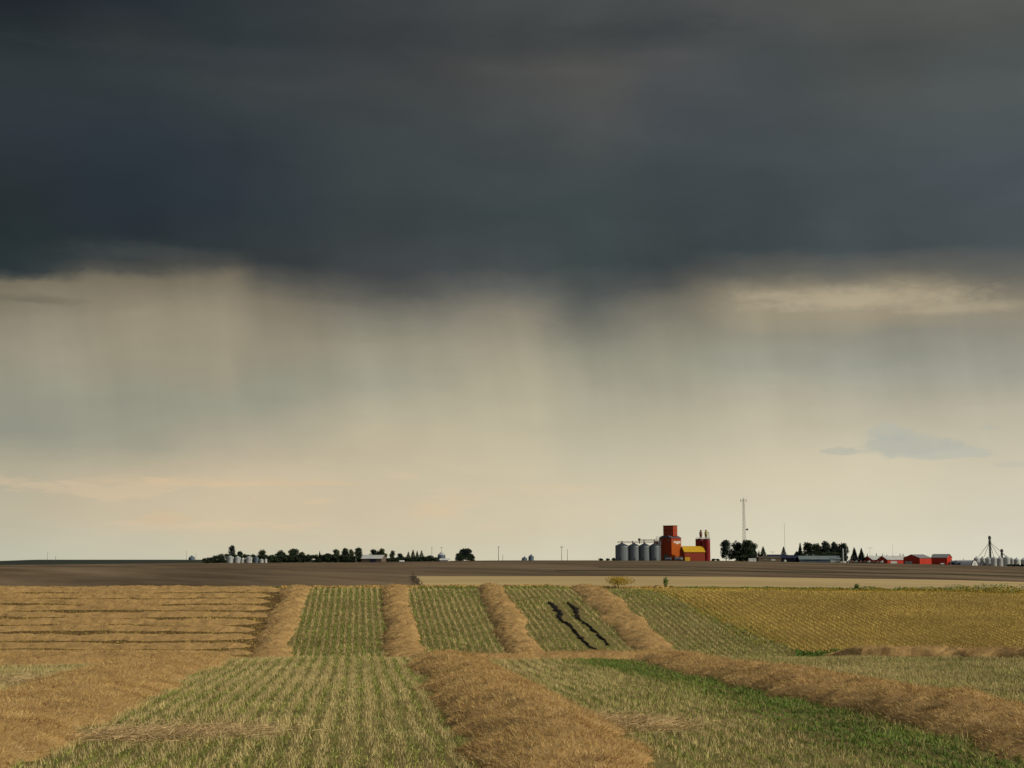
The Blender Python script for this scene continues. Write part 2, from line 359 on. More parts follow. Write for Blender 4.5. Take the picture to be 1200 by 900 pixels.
# ------------------------------------------------------------------ stubble (nobody could count it)
def near_path(pts, X, Y):            # signed distance in X to a windrow path at depth Y
    p = np.array(sorted(pts, key=lambda q: q[1])); return X - np.interp(Y, p[:, 1], p[:, 0])
def in_windrow(X, Y, k=.46):
    m = np.zeros(X.shape, bool)
    for p in (pA, pB, pC): m |= np.abs(near_path(p, X, Y)) < wf(Y) * k
    m |= (np.abs(near_path(pD, X, Y)) < wf(Y) * (k + .08)) & (Y > 61)
    yT = np.interp(X, [14.6, 19, 24], [61, 58.5, 52]); m |= (X > 14) & (np.abs(Y - yT) < 1.0) & (Y < 63)
    yT = np.interp(X, [-30, -22, -16, -11.5], [51, 53, 55, 57]); m |= (X < -11) & (np.abs(Y - yT) < 1.4)
    return m
RUT1 = [(644, 706), (655.5, 718), (655, 723.5), (665, 732), (675, 741), (687, 755), (701, 763)]
RUT2 = [(665, 707.5), (675.5, 715.5), (677, 723), (689.5, 734), (699.4, 742.4), (713, 756.6)]
def rut_path(R_): return [hit(px, py, 100, 138) for px, py in R_]
RP1, RP2 = rut_path(RUT1), rut_path(RUT2)
def in_rut(X, Y):
    m = np.zeros(X.shape, bool)
    for rp in (RP1, RP2):
        p = np.array(sorted(rp, key=lambda q: q[1])); xx = np.interp(Y, p[:, 1], p[:, 0])
        m |= (np.abs(X - xx) < .55) & (Y > p[0, 1] - 1.2) & (Y < p[-1, 1])
    return m
def rows(y0, y1, s0, s1, pitch, step, jx):
    s = np.arange(s0, s1, pitch); y = np.arange(y0, y1, step)
    S, Y = np.meshgrid(s, y); S = S.ravel(); Y = Y.ravel()
    Y = Y + RNG.uniform(-step / 2, step / 2, len(Y)); S = S + RNG.normal(0, jx, len(S))
    X = S - SK * (Y - 103); k = np.abs(X) < .39 * Y + 3
    return X[k], Y[k], S[k]
def blades_at(X, Y, per, spread, hmin, hmax, w, lean, green_p, golden=None, name='stubble', label='', dk=None, mats=('straw', 'green', 'golden', 'dkgreen'), gshift=0.0):
    n = len(X); X = np.repeat(X, per); Y = np.repeat(Y, per); gp = np.repeat(green_p, per)
    dkk = np.repeat(dk, per) if dk is not None else np.zeros(len(X))
    go = np.repeat(golden, per) if golden is not None else np.zeros(len(X), bool)
    N = len(X); X = X + RNG.normal(0, spread, N); Y = Y + RNG.normal(0, spread * 1.6, N)
    k = ~in_rut(X, Y); X, Y, gp, dkk, go = X[k], Y[k], gp[k], dkk[k], go[k]; N = len(X)
    D = RNG.normal(size=(N, 3)) * lean; D[:, 2] = 1; D /= np.linalg.norm(D, axis=1)[:, None]
    isg = RNG.random(N) < gp
    X = X + np.where(isg, gshift, 0)
    D[isg] += RNG.normal(size=(isg.sum(), 3)) * .5; D[:, 2] = np.abs(D[:, 2]) + .1; D /= np.linalg.norm(D, axis=1)[:, None]
    L = RNG.uniform(hmin, hmax, N) * np.where(isg, .85, 1) * (.55 + .9 * fbm(X / 1.7, Y / 1.7, 99)); W = w * RNG.uniform(.6, 1.3, N) * np.where(isg, 1.9, 1)
    V, q, t = strands(np.stack([X, Y, tz(X, Y) - .01], 1), D, L, W, bend=.3)
    mi = np.where(isg, np.where(RNG.random(N) < dkk, 3, 1), np.where(go, 2, 0))
    o = np_obj(name, V, q, t, [M[a] for a in mats], midx=np.concatenate([mi, mi]))
    return tag(o, label, 'stubble', kind='stuff')
# near field
X, Y, S = rows(17, 62, -34, 34, .43, .085, .06)
X = X + .12 * (vnoise(S / 2, Y / 2.5, 61) - .5)
keep = ~in_windrow(X, Y)
X, Y, S = X[keep], Y[keep], S[keep]
dA = near_path(pA, X, Y); dB = near_path(pB, X, Y); dC = near_path(pC, X, Y)
g = .27 + .7 * (fbm(X / 3.2, Y / 7, 60) - .5)
g = np.where(dA < 0, .05, g)
g = np.where((dC < 0) & (dC > -3.8), g + .25, g)
patch = np.exp(-((dC + 2.6 - .5 * np.sin(Y / 5)) / 1.3) ** 2) * smooth(17, 23, Y) * (1 - smooth(58, 62, Y)) * (.35 + .9 * fbm(X / 1.5, Y / 4, 63))
g = np.clip(g + patch * 1.0, .02, .97)
thin = RNG.random(len(X)) < .6 + .7 * fbm(X / 1.1, Y / 2, 66)
X, Y, S, g, patch = X[thin], Y[thin], S[thin], g[thin], patch[thin]
blades_at(X, Y, 12, .062, .06, .18, .0075, .3, g, dk=np.clip(patch * 1.1, .08, .95), gshift=.16, name='near_stubble', label='pale green and straw stubble rows between the near windrows')
# far slope: drilled rows that follow the windrows
X, Y, S = rows(98, 143, -62, 62, .55, .10, .045)
keep = ~in_windrow(X, Y, .40) & (S > -16.5)
X, Y, S = X[keep], Y[keep], S[keep]
gold = S > 16 + (137 - Y) * .16 + 1.6 * (fbm(X / 3, Y / 3, 8) - .5)
g = .36 + 1.0 * (fbm(X / 4.5, Y / 6, 70) - .5)
edge = np.exp(-((S - 16 - (137 - Y) * .16 + .5) / 1.8) ** 2)
g = np.where(gold, .05 + .25 * edge, g + .1 * edge)
thin = RNG.random(len(X)) < .62 + .8 * (fbm(X / 2.2, Y / 1.2, 72) - .35) + .5 * (fbm(X / 11, Y / 3, 73) - .5)
X, Y, S, g, gold = X[thin], Y[thin], S[thin], g[thin], gold[thin]
dk = np.where(S < 1.1, .2, .12)
blades_at(X, Y, 5, .062, .11, .22, .022, .15, np.clip(g, .02, .95), golden=gold, dk=dk, gshift=.27, name='slope_stubble', label='rows of green and golden stubble on the slope beyond the dip')
# hidden dip, thin cover
X, Y, S = rows(62, 98, -40, 40, .42, .5, .05); keep = ~in_windrow(X, Y)
blades_at(X[keep], Y[keep], 3, .05, .12, .24, .02, .2, np.full(keep.sum(), .5), name='dip_stubble', label='stubble in the dip between the two slopes')
# left near margin and left slope undergrowth
def scatter(n, xr, yr, cond=None):
    X = RNG.uniform(*xr, n); Y = RNG.uniform(*yr, n); k = np.abs(X) < .39 * Y + 3
    if cond is not None: k &= cond(X, Y)
    return X[k], Y[k]
X, Y = scatter(26000, (-62, -16), (100, 141), lambda a, b: S_of(a, b) < -18.5)
blades_at(X, Y, 2, .1, .06, .18, .022, .3, np.full(len(X), .06), golden=np.ones(len(X), bool), name='strip_stubble', label='brown stubble between the cross strips on the left slope')

# loose straw lying on the stubble
def loose(cx0, cy0, cx1, cy1, w, n, label):
    a = np.array(hit(cx0, cy0, 18, 57)); b = np.array(hit(cx1, cy1, 18, 57))
    t = RNG.random(n); P = a + (b - a) * t[:, None]; P = P + RNG.normal(0, 1, (n, 2)) * np.array([w * 1.2, w * 1.3]) * (.5 + vnoise(t * 7, t * 0, 5))[:, None]
    D = RNG.normal(size=(n, 3)); D[:, 0] += 1.0; D[:, 2] = np.abs(D[:, 2]) * .35; D /= np.linalg.norm(D, axis=1)[:, None]
    Z = tz(P[:, 0], P[:, 1]) + RNG.uniform(.0, .14, n)
    V, q, tt = strands(np.stack([P[:, 0], P[:, 1], Z], 1), D, RNG.uniform(.15, .45, n), RNG.uniform(.005, .01, n))
    tag(np_obj('loose_straw', V, q, tt, M['pale']), label, 'straw', kind='stuff')
loose(115, 866, 290, 862, .42, 4200, 'pale straw spilled over the stubble at the lower left')
loose(670, 846, 780, 856, .38, 3000, 'pale straw spilled over the stubble right of the centre windrow')
loose(0, 800, 80, 800, .8, 3000, 'pale straw lying at the left edge of the near field')
# scruffy wild growth along the bottom
# ------------------------------------------------------------------ black ruts
def rut(rp, seed, label, gap=.10):
    P, T, t = path_eval(rp, .12); N = np.stack([-T[:, 1], T[:, 0]], 1)
    hw = (gap + .17 * np.clip(fbm(t / 1.0, t * 0, seed, 3) * 2 - .6, 0, 1.2)) * np.interp(t / t[-1], [0, .08, .35, 1], [.5, 1.5, 1.1, .8])
    wob = .3 * (fbm(t / 1.1, t * 0 + 9, seed + 3) - .5) + .16 * (fbm(t / .3, t * 0 + 2, seed + 4) - .5); hw = hw * (.35 + 1.3 * fbm(t / .32, t * 0 + 5, seed + 7))
    vs = np.linspace(-1, 1, 7)
    V2, T2 = np.meshgrid(vs, t); C = P[:, None] + N[:, None] * (V2 * hw[:, None] + wob[:, None])[..., None]
    h = .02 + .16 * (1 - V2 ** 2) * vnoise(T2 / .22, V2 * 2, seed + 6)
    V = np.concatenate([C, (tz(C[..., 0], C[..., 1]) + h)[..., None]], -1).reshape(-1, 3)
    I = np.arange(len(V)).reshape(len(t), 7); q = np.stack([I[:-1, :-1], I[:-1, 1:], I[1:, 1:], I[1:, :-1]], -1)[hw[:-1] > .04].reshape(-1, 4)
    tag(np_obj('wheel_rut', V, q, [], M['mud']), label, 'rut', 'black muddy ruts on the slope')
rut(RP1, 80, 'black muddy rut, the longer one on the left')
rut(RP2, 85, 'broken black muddy rut nearer to the windrow on its right', .055)

# ------------------------------------------------------------------ weeds and shrubs
def leaf_cloud(lobes, n, size, up=.3):
    """quads spread through a set of ellipsoid lobes (cx,cy,cz,rx,ry,rz)"""
    Lb = np.array(lobes, float); vol = Lb[:, 3] * Lb[:, 4] * Lb[:, 5]; k = RNG.choice(len(Lb), n, p=vol ** .7 / (vol ** .7).sum())
    d = RNG.normal(size=(n, 3)); d /= np.linalg.norm(d, axis=1)[:, None]
    rr = RNG.random(n) ** .38 * (1 + RNG.normal(0, .07, n))
    C = Lb[k, :3] + d * rr[:, None] * Lb[k, 3:]
    a = RNG.normal(size=(n, 3)); a /= np.linalg.norm(a, axis=1)[:, None]
    b = np.cross(a, RNG.normal(size=(n, 3))); b /= np.linalg.norm(b, axis=1)[:, None]
    s = size * RNG.uniform(.5, 1.4, n)[:, None]
    V = np.stack([C - a * s, C - b * s * .6, C + a * s, C + b * s * .6], 1).reshape(-1, 3)
    return V, (np.arange(n) * 4)[:, None] + np.array([[0, 1, 2, 3]])
def hedge_strip(px0, px1, pyf, hfun, D0, D1, n, m, name, label, size=.12):
    px = RNG.uniform(px0, px1, n); D = RNG.uniform(D0, D1, n); X = x_of(px, D); H = hfun(px)
    Z = tz(X, D) + RNG.random(n) ** 1.3 * H * (.35 + 1.1 * fbm(X / 1.1, X * 0, 90))
    C = np.stack([X, D, Z], 1); a = RNG.normal(size=(n, 3)); a[:, 2] *= 1.8; a /= np.linalg.norm(a, axis=1)[:, None]
    b = np.cross(a, RNG.normal(size=(n, 3))); b /= np.linalg.norm(b, axis=1)[:, None]; s = size * RNG.uniform(.5, 1.4, n)[:, None]
    V = np.stack([C - a * s, C - b * s * .5, C + a * s, C + b * s * .5], 1).reshape(-1, 3)
    tag(np_obj(name, V, (np.arange(n) * 4)[:, None] + np.array([[0, 1, 2, 3]]), [], m), label, 'weeds', kind='stuff')
hedge_strip(780, 1260, 0, lambda p: np.interp(p, [780, 900, 1050, 1200], [.10, .2, .35, .8]), 139, 143, 11000, M['dkgreen'], 'weeds', 'dark green weeds along the top of the golden slope', .07)
hedge_strip(820, 1260, 0, lambda p: np.interp(p, [780, 900, 1050, 1200], [.12, .16, .3, .6]), 138, 140, 8000, M['yweed'], 'yellow_weeds', 'yellowish weeds along the top of the golden slope', .07)
hedge_strip(330, 790, 0, lambda p: .22 + 0 * p, 139, 142, 7000, M['swathleft'], 'dry_grass', 'dry brown grass along the top of the green slope', .1)
hedge_strip(490, 700, 0, lambda p: .16 + 0 * p, 137.5, 139, 4000, M['green'], 'verge_grass', 'green grass along the top of the green slope', .09)
hedge_strip(930, 1005, 0, lambda p: .5 + 0 * p, 98, 104, 5000, M['dkgreen'], 'crest_weeds', 'green weeds at the foot of the golden slope', .09)
# green to yellow weedy ground between the tan windrow and the golden rows
n = 3500; yy = RNG.uniform(108, 136, n); ss = 15.6 + (137 - yy) * .16 + RNG.normal(0, 1.1, n); xx = ss - SK * (yy - 103)
kk = fbm(xx / 1.8, yy / 3, 95) > .42; xx, yy = xx[kk], yy[kk]
V, q, t_ = strands(np.stack([xx, yy, tz(xx, yy)], 1), np.stack([RNG.normal(0, .3, len(xx)), RNG.normal(0, .3, len(xx)), np.ones(len(xx))], 1), RNG.uniform(.08, .24, len(xx)), RNG.uniform(.02, .045, len(xx)))
mi = (RNG.random(len(xx)) < .4).astype(int)
tag(np_obj('slope_weeds', V, q, t_, [M['dkgreen'], M['yweed']], midx=np.concatenate([mi, mi])), 'green and yellow weeds between the tan windrow and the golden rows', 'weeds', kind='stuff')

def bush(px, D, h, w, m, label, name='shrub', cat='shrub', n=420, size=.1, group=None):
    X = x_of(px, D); e = empty(name, (X, D, float(tz(X, D))), 0, label, cat, group)
    lob = [(RNG.normal(0, w * .22), RNG.normal(0, w * .2), h * (.35 + .35 * RNG.random()), w * .32, w * .3, h * .36) for _ in range(4)]
    V, q = leaf_cloud(lob, n, size); np_obj('foliage', V, q, [], M[m], e)
    mb = MB()
    for a in range(3): mb.cyl((0, 0, -.05), (RNG.normal(0, w * .15), RNG.normal(0, w * .15), h * .6), .03, .01, 6)
    mb.obj('stem', M['bark'], e)
bush(725, 139.6, 1.25, 3.2, 'yweed', 'yellow bush at the top end of the tan windrow', n=2200, size=.05)
bush(780, 140.6, 1.2, .7, 'dkgreen', 'small dark green shrub standing alone on the stubble edge', n=260, size=.07)
0 and bush(808, 140.6, .75, .45, 'dkgreen', 'thin green sapling right of the lone dark shrub', n=120, size=.06)
0 and bush(852, 140.6, .7, .9, 'dkgreen', 'small green shrub at the top edge of the golden slope, nearer the left', n=220, size=.07)
0 and bush(702, 139.6, .8, 1.1, 'dkgreen', 'low green tuft left of the yellow bush', n=220, size=.07)
bush(1003, 140.6, .85, .6, 'dkgreen', 'upright green weed alone on the field edge at the right', n=160, size=.07)

# dark posts and scrub at the corner of the pale field
for px, dd in ((483.5, 392), (485.5, 350), (488, 312), (490.5, 280)):
    X = x_of(px, dd); o = MB().cyl((0, 0, -.3), (0, 0, 1.5), .11, .10, 8).box((0, 0, 1.5), (.24, .24, .06)).obj('fence_post', M['wood'])
    o.location = (X, dd, float(tz(X, dd))); tag(o, 'weathered wooden post along the left side of the pale field', 'post', 'posts along the left side of the pale field')
n = 500; dd = RNG.uniform(265, 396, n); X = x_of(np.interp(dd, [262, 396], [491, 484]), dd) + RNG.normal(0, .6, n)
V, q, t_ = strands(np.stack([X, dd, tz(X, dd)], 1), np.stack([RNG.normal(0, .3, n), RNG.normal(0, .3, n), np.ones(n)], 1), RNG.uniform(.15, .4, n), RNG.uniform(.08, .18, n))
tag(np_obj('scrub', V, q, t_, M['bark']), 'dark dead scrub along the left side of the pale field', 'scrub', kind='stuff')

# ================================================================== far farmsteads
def base(px, D): X = x_of(px, D); return X, D, float(tz(X, D))
def tree(px, D, top, wpx, kind, label, m='leaf', group=None, n=None, basez=None):
    X, Y_, z0 = base(px, D); z1 = z_of(top, D); h = max(z1 - z0, 1.5); w = wpx * D / 1680
    e = empty({'spruce': 'spruce_tree', 'round': 'broadleaf_tree', 'bush': 'bush'}[kind], (X, Y_, z0), RNG.uniform(0, 6), label, 'tree' if kind != 'bush' else 'bush', group)
    mb = MB(); tr = max(.12, h * .02)
    if kind == 'spruce':
        mb.cyl((0, 0, -.2), (0, 0, h * .95), tr, .03, 7)
        n = int((n or int(500 + h * 60)) * 2.6); t = RNG.random(n) ** 1.5; ang = RNG.uniform(0, 2 * PI, n)
        tiers = .65 + .35 * ((t * (6 + h * .5)) % 1)[::1]; tiers = 1.35 - tiers
        rad = (w / 2) * 1.55 * (1 - t) ** .85 * (RNG.random(n) ** .45) * (tiers + .25) * (.8 + .4 * vnoise(ang * 1.2, t * 5, int(px)))
        C = np.stack([rad * np.cos(ang), rad * np.sin(ang), h * (.06 + .94 * t) - rad * .25], 1)
        a = np.stack([np.cos(ang), np.sin(ang), -.35 + RNG.normal(0, .2, n)], 1); a /= np.linalg.norm(a, axis=1)[:, None]
        b = np.cross(a, RNG.normal(size=(n, 3))); b /= np.linalg.norm(b, axis=1)[:, None]
        s = (h * .045 * RNG.uniform(.6, 1.3, n) * (1.15 - t * .6))[:, None]
        V = np.stack([C - a * s, C - b * s * .4, C + a * s, C + b * s * .4], 1).reshape(-1, 3); q = (np.arange(n) * 4)[:, None] + np.array([[0, 1, 2, 3]])
    else:
        lob = []; k = 26 if kind == 'round' else 12
        lowz = .12 if kind == 'round' else .08
        for i in range(k):
            a = RNG.uniform(0, 2 * PI); zc = h * RNG.uniform(lowz, .88); sc = RNG.uniform(.15, .25)
            prof_ = w * .54 * math.sqrt(max(0, math.sin(PI * (.22 + .72 * zc / h)))); lr = w * sc
            rr = max(0, prof_ - lr) * RNG.random() ** .35
            lob.append((rr * math.cos(a), rr * math.sin(a), min(zc, h * (1 - sc * .8)), lr, lr, h * sc * .8))
            if i < 6: mb.cyl((0, 0, h * .25), (lob[-1][0] * .8, lob[-1][1] * .8, lob[-1][2]), tr * .45, .04, 5)
        lob.append((0, 0, h * .72, w * .22, w * .22, h * .27))
        mb.cyl((0, 0, -.2), (0, 0, h * .7), tr, tr * .4, 7)
        V, q = leaf_cloud(lob, int((n or int(700 + w * h * 7)) * 2.2), max(.22, min(.42, w * .045)))
    np_obj('crown', V, q, [], M[m], e); mb.obj('trunk', M['bark'], e)
    return e

def bin_(px, D, eave, peak, wpx, mwall, mroof, label, group, basey=None, name='grain_bin', cap=True, door=True):
    X, Y_, z0 = base(px, D); r = wpx * D / 1680 / 2; he = z_of(eave, D) - z0; hp = z_of(peak, D) - z0
    if basey: he -= 0
    e = empty(name, (X, Y_, z0), RNG.uniform(-.3, .3), label, 'grain bin', group)
    prof = [(r, -.2)]; k = 7
    for i in range(k):
        a, b = he * i / k, he * (i + 1) / k; prof += [(r, a + .02), (r * 1.012, (a + b) / 2), (r, b - .02)]
    MB().lathe(prof, 28).obj('wall', mwall, e, True)
    rf = MB().lathe([(r * 1.04, he - .01), (r * 1.04, he + .04), (r * .18, hp - .12), (r * .18, hp + .1), (r * .1, hp + .18)], 20).obj('roof', mroof, e)
    lad = MB()
    for sx in (-.22, .22): lad.box((r * .64 + sx, -r * .79, he * .5), (.05, .05, he))
    for k in range(10): lad.box((r * .64, -r * .79, he * (k + .5) / 10), (.44, .04, .04))
    lad.obj('ladder', M['iron'], e)
    if door: MB().box((-.1 * r, -r * 1.0, min(1.2, he * .35)), (min(.9, r * .5), .14, min(1.6, he * .45))).obj('hatch', mroof, e)
    return e, r, he, hp

def gable_house(name, cat, label, px0, D, width, depth, wallh, roofh, rz, mw, mr, group=None, gable_m=None, over=.35, z0=None, doors=(), windows=(), arch=False):
    """long axis local x, front faces local -y, origin at base centre"""
    X, Y_, zz = base(px0, D); zz = zz if z0 is None else z0
    e = empty(name, (X, Y_, zz), rz, label, cat, group)
    a, b = width / 2, depth / 2
    w = MB(); bm = w.bm
    prof = [(-b, -.3), (b, -.3), (b, wallh), (0, wallh + roofh), (-b, wallh)]
    A = [bm.verts.new((-a, y, z)) for y, z in prof]; B = [bm.verts.new((a, y, z)) for y, z in prof]
    for k in range(5): bm.faces.new((A[k], A[(k+1) % 5], B[(k+1) % 5], B[k]))
    bm.faces.new(A[::-1]); bm.faces.new(B)
    w.obj('wall', mw, e)
    r = MB(); L = math.hypot(b + over, (b + over) * roofh / b); ang = math.atan2(roofh, b)
    for s in (-1, 1):
        r.box((0, s * (b + over) / 2, wallh + roofh - (b + over) / 2 * roofh / b + .10), (width + 2 * over, L, .12), rx=-s * ang)
    r.box((0, 0, wallh + roofh + .15), (width + 2 * over, .35, .1))
    r.obj('roof', mr, e)
    for (face, pos, wd, ht, zc, mm, nm) in list(doors) + list(windows):
        d = MB()
        if face == 'front': d.box((pos, -b - .03, zc), (wd, .1, ht))
        if face == 'left': d.box((-a - .03, pos, zc), (.1, wd, ht))
        if face == 'right': d.box((a + .03, pos, zc), (.1, wd, ht))
        d.obj(nm, mm, e)
    return e

# ---- the orange grain elevator -------------------------------------------------
ED = 970; mpx = ED / 1680
ex, ey, ez = base(786.9, ED)
el = empty('grain_elevator', (ex, ey + 7, ez), R(45), 'tall orange red wooden grain elevator with a small upper storey and white lettering', 'grain elevator')
# local -y face looks right-forward after turning 45 degrees, local -x face looks left-forward
hz = lambda py: z_of(py, ED) - ez
Wd = 10.6; a = Wd / 2; heave = hz(630.6); hsh = hz(627.8)
MB().box((0, 0, heave / 2 - .2), (Wd, Wd, heave + .4)).obj('wall', M['orange'], el)
MB().box((0, -a - .03, heave / 2 + .2), (Wd - 1.0, .06, heave - 3.4)).obj('lit_face_panel', M['orangelt'], el)  # thin sheet painting the sunlit tone onto the right-forward wall
b = MB(); bm = b.bm
pr = [(-a - .3, heave), (a + .3, heave), (a + .3, heave + .15), (2.4, hsh + .1), (-2.4, hsh + .1), (-a - .3, heave + .15)]
A = [bm.verts.new((-a - .3, y, z)) for y, z in pr]; B = [bm.verts.new((a + .3, y, z)) for y, z in pr]
for k in range(6): bm.faces.new((A[k], A[(k+1) % 6], B[(k+1) % 6], B[k]))
bm.faces.new(A[::-1]); bm.faces.new(B); b.obj('shoulder_roof', M['slate'], el)
ctop = hz(616.2)
cu = MB().box((.3, 0, (hsh + ctop) / 2 - .1), (4.6, 8.6, ctop - hsh + .4)).obj('cupola', M['orange'], el)
MB().box((.3, 0, ctop + .25), (5.0, 9.0, .3)).obj('cupola_roof', M['slate'], cu)
for yy_ in (-3.1, 0.2, 3.1):
    for zz_ in (.30, .78): 
        MB().box((.3 - 2.33, yy_, hsh + (ctop - hsh) * zz_), (.08, .8, .8)).obj('window', M['glass'], cu)
for xx_ in (-.9, 1.3):
    for zz_ in (.30, .78): MB().box((.3 + xx_, -4.33, hsh + (ctop - hsh) * zz_), (.8, .08, .8)).obj('window', M['glass'], cu)
for xx_ in (-3.8, 3.8): MB().box((xx_, -a - .09, hz(633.8)), (.8, .1, .8)).obj('window', M['glass'], el)
MB().box((-a - .05, -3.2, hz(633.5)), (.1, 1.1, 1.2)).obj('window', M['glass'], el)
# leg shaft / annex on the far-left corner, lower than the body
an = MB().box((-4.1, a + 2.0, hz(634.2) / 2), (2.2, 4.0, hz(634.2) + .4)).obj('annex', M['deepred'], el)
lad = MB()
for s in (-.3, .3): lad.box((-a - .15, a - 1.2 + s, heave / 2), (.08, .08, heave))
for k in range(24): lad.box((-a - .15, a - 1.2, heave * (k + .5) / 24), (.07, .6, .07))
lad.obj('ladder', M['glass'], el)
MB().box((-a - .06, -.5, 2.3), (.12, 4.2, 4.6)).obj('driveway_door', M['brownwall'], el)
MB().box((0, -a - .10, 1.5), (Wd, .14, .5)).obj('base_board', M['deepred'], el)
def text(body, size, loc, rot, m, parent, name='lettering'):
    cv = bpy.data.curves.new(name, 'FONT'); cv.body = body; cv.size = size; cv.align_x = 'CENTER'; cv.align_y = 'CENTER'; cv.extrude = .03; cv.offset = .09
    t = bpy.data.objects.new(name, cv); COL.objects.link(t); dg = bpy.context.evaluated_depsgraph_get()
    me = bpy.data.meshes.new_from_object(t.evaluated_get(dg)); bpy.data.objects.remove(t)
    me.materials.append(m); o = bpy.data.objects.new(name, me); COL.objects.link(o); o.location = loc; o.rotation_euler = rot; o.parent = parent; return o
text('PIONEER', 1.85, (.9, -a - .12, hz(635.5)), (PI / 2, 0, 0), M['letter'], el)
b = MB(); bm = b.bm
pts = [(-1.5, hz(636.3)), (-1.1, hz(637.0)), (0, hz(637.9)), (1.1, hz(637.0)), (1.5, hz(636.3))]
b.prism([(x + .9, z) for x, z in pts[::-1]], -a - .14, -a - .09); b.obj('crest', M['letter'], el)
# ---- yellow roofed shed
gable_house('elevator_shed', 'shed', 'red shed with a bright yellow roof, between the elevator and the red silos', 811.5, 968, 14.6, 8.6, hz(646.6), hz(640.2) - hz(646.6), R(14), M['shedred'], M['yellow'],
            doors=[('front', -5.2, 3.6, 2.6, 1.2, M['yellow'], 'door')])
# ---- twin red silos with cyclones
def silo(px, D, r, top, label, hoppers):
    X, Y_, z0 = base(px, D); h = z_of(top, D) - z0
    e = empty('red_silo', (X, Y_, z0), 0, label, 'silo', 'red silos beside the yellow roofed shed')
    prof = [(r, -.3)]
    for i in range(9): prof += [(r, h * i / 9 + .02), (r * 1.01, h * (i + .5) / 9)]
    MB().lathe(prof + [(r, h)], 28).obj('wall', M['deepred'], e, True)
    MB().lathe([(r * 1.05, h), (r * 1.05, h + .2), (.3, h + .7)], 24).obj('roof', M['iron'], e)
    f = MB()
    for k in range(10):
        a0 = 2 * PI * k / 10; f.cyl((r * .9 * math.cos(a0), r * .9 * math.sin(a0), h + .2), (r * .9 * math.cos(a0), r * .9 * math.sin(a0), h + 1.3), .05)
        a1 = 2 * PI * (k + 1) / 10; f.cyl((r * .9 * math.cos(a0), r * .9 * math.sin(a0), h + 1.25), (r * .9 * math.cos(a1), r * .9 * math.sin(a1), h + 1.25), .05)
    f.obj('railing', M['iron'], e)
    return e, h
s1, h1 = silo(820.0, 975, 2.7, 632.2, 'darker red silo on the left of the pair, partly hidden by the yellow roof', 1)
s2, h2 = silo(828.4, 970, 2.35, 632.2, 'brighter red silo on the right with a bent pipe on top', 1)
def cyclone(e, h, x, m, pipe=False):
    c = MB().lathe([(.12, h + .9), (1.0, h + 3.2), (1.0, h + 5.0), (.5, h + 5.4), (.5, h + 6.0)], 16, (x, 0, 0)).obj('dust_cyclone', m, e, True)
    MB().lathe([(.75, h + 5.9), (.75, h + 6.1), (.1, h + 6.6)], 14, (x, 0, 0)).obj('cap', M['iron'], c)
    l = MB()
    for sx in (-.7, .7):
        for sy in (-.7, .7): l.cyl((x + sx, sy, h), (x + sx, sy, h + 3.4), .08, n=6)
    l.obj('stand', M['iron'], c)
    if pipe: MB().cyl((x + .3, 0, h + 5.3), (x + 1.9, 0, h + 4.6), .2).cyl((x + 1.9, 0, h + 4.7), (x + 2.0, 0, h), .2).obj('bent_pipe', M['iron'], e)
cyclone(s1, h1, 1.0, M['rust']); cyclone(s2, h2, -.35, mat('mustard paint', (.35, .28, .07), .6, .1), True)
# ---- four steel bins with conveyor
g4 = 'four steel bins left of the orange elevator'
B4 = []
for px, w, lab in ((729.0, 15.6, 'widest grey steel bin, at the left end of the row beside the elevator'), (743.2, 12.6, 'grey steel bin next to the widest one, left of the orange elevator'),
                   (755.5, 12.2, 'grey steel bin under the step in the overhead conveyor'), (767.6, 12.2, 'grey steel bin nearest to the orange elevator')):
    B4.append(bin_(px, 968, 639.6, 636.4, w, M['steel'], M['steelroof'], lab, g4))
cx, cy_, cz = base(748, 968)
cv = empty('overhead_conveyor', (cx, cy_, cz), 0, 'rust coloured overhead conveyor running above the four grey steel bins to the elevator', 'conveyor')
H = lambda py: z_of(py, 968) - cz; XX = lambda px: x_of(px, 968) - cx
def truss(mb, x0, x1, zb, zt, y=0):
    for yy_ in (-.5, .5):
        for z in (zb, zt): mb.cyl((x0, yy_, z), (x1, yy_, z), .10, n=6)
        n = int((x1 - x0) / 1.6)
        for k in range(n):
            xa = x0 + (x1 - x0) * k / n; xb = x0 + (x1 - x0) * (k + 1) / n; mb.cyl((xa, yy_, zb if k % 2 else zt), (xb, yy_, zt if k % 2 else zb), .06, n=5)
    mb.box(((x0 + x1) / 2, 0, zb), (x1 - x0, .9, .2))
m_ = MB(); truss(m_, XX(723.5), XX(773), H(635.9), H(634.7)); m_.obj('lower_truss', M['rust'], cv)
m_ = MB(); truss(m_, XX(749.5), XX(777), H(633.4), H(632.3)); m_.obj('upper_truss', M['iron'], cv)
for px in (729, 741.5, 749.5, 755, 767): MB().box((XX(px), 0, (H(637) + H(633.8 if px < 745 else 632.6)) / 2), (.6, .6, H(633.8 if px < 745 else 632.6) - H(637))).obj('support', M['iron'], cv)
MB().box((XX(749.3), 0, H(632.3)), (1.5, 1.2, 1.6)).obj('drive_head', M['iron'], cv)
MB().box((XX(773.5), .3, H(636.5)), (2.2, 1.4, 1.8)).obj('transfer_box', M['iron'], cv)
m_ = MB()
for px in (771.8, 774.2): m_.cyl((XX(px), -.8, 0), (XX(px), -.8, H(634)), .10, n=6)
for k in range(14): m_.cyl((XX(771.8), -.8, H(634) * k / 14), (XX(774.2), -.8, H(634) * (k + 1) / 14), .06, n=5)
m_.obj('ladder_tower', M['palebin'], cv)
ax_, ay_, az_ = base(773, 966)
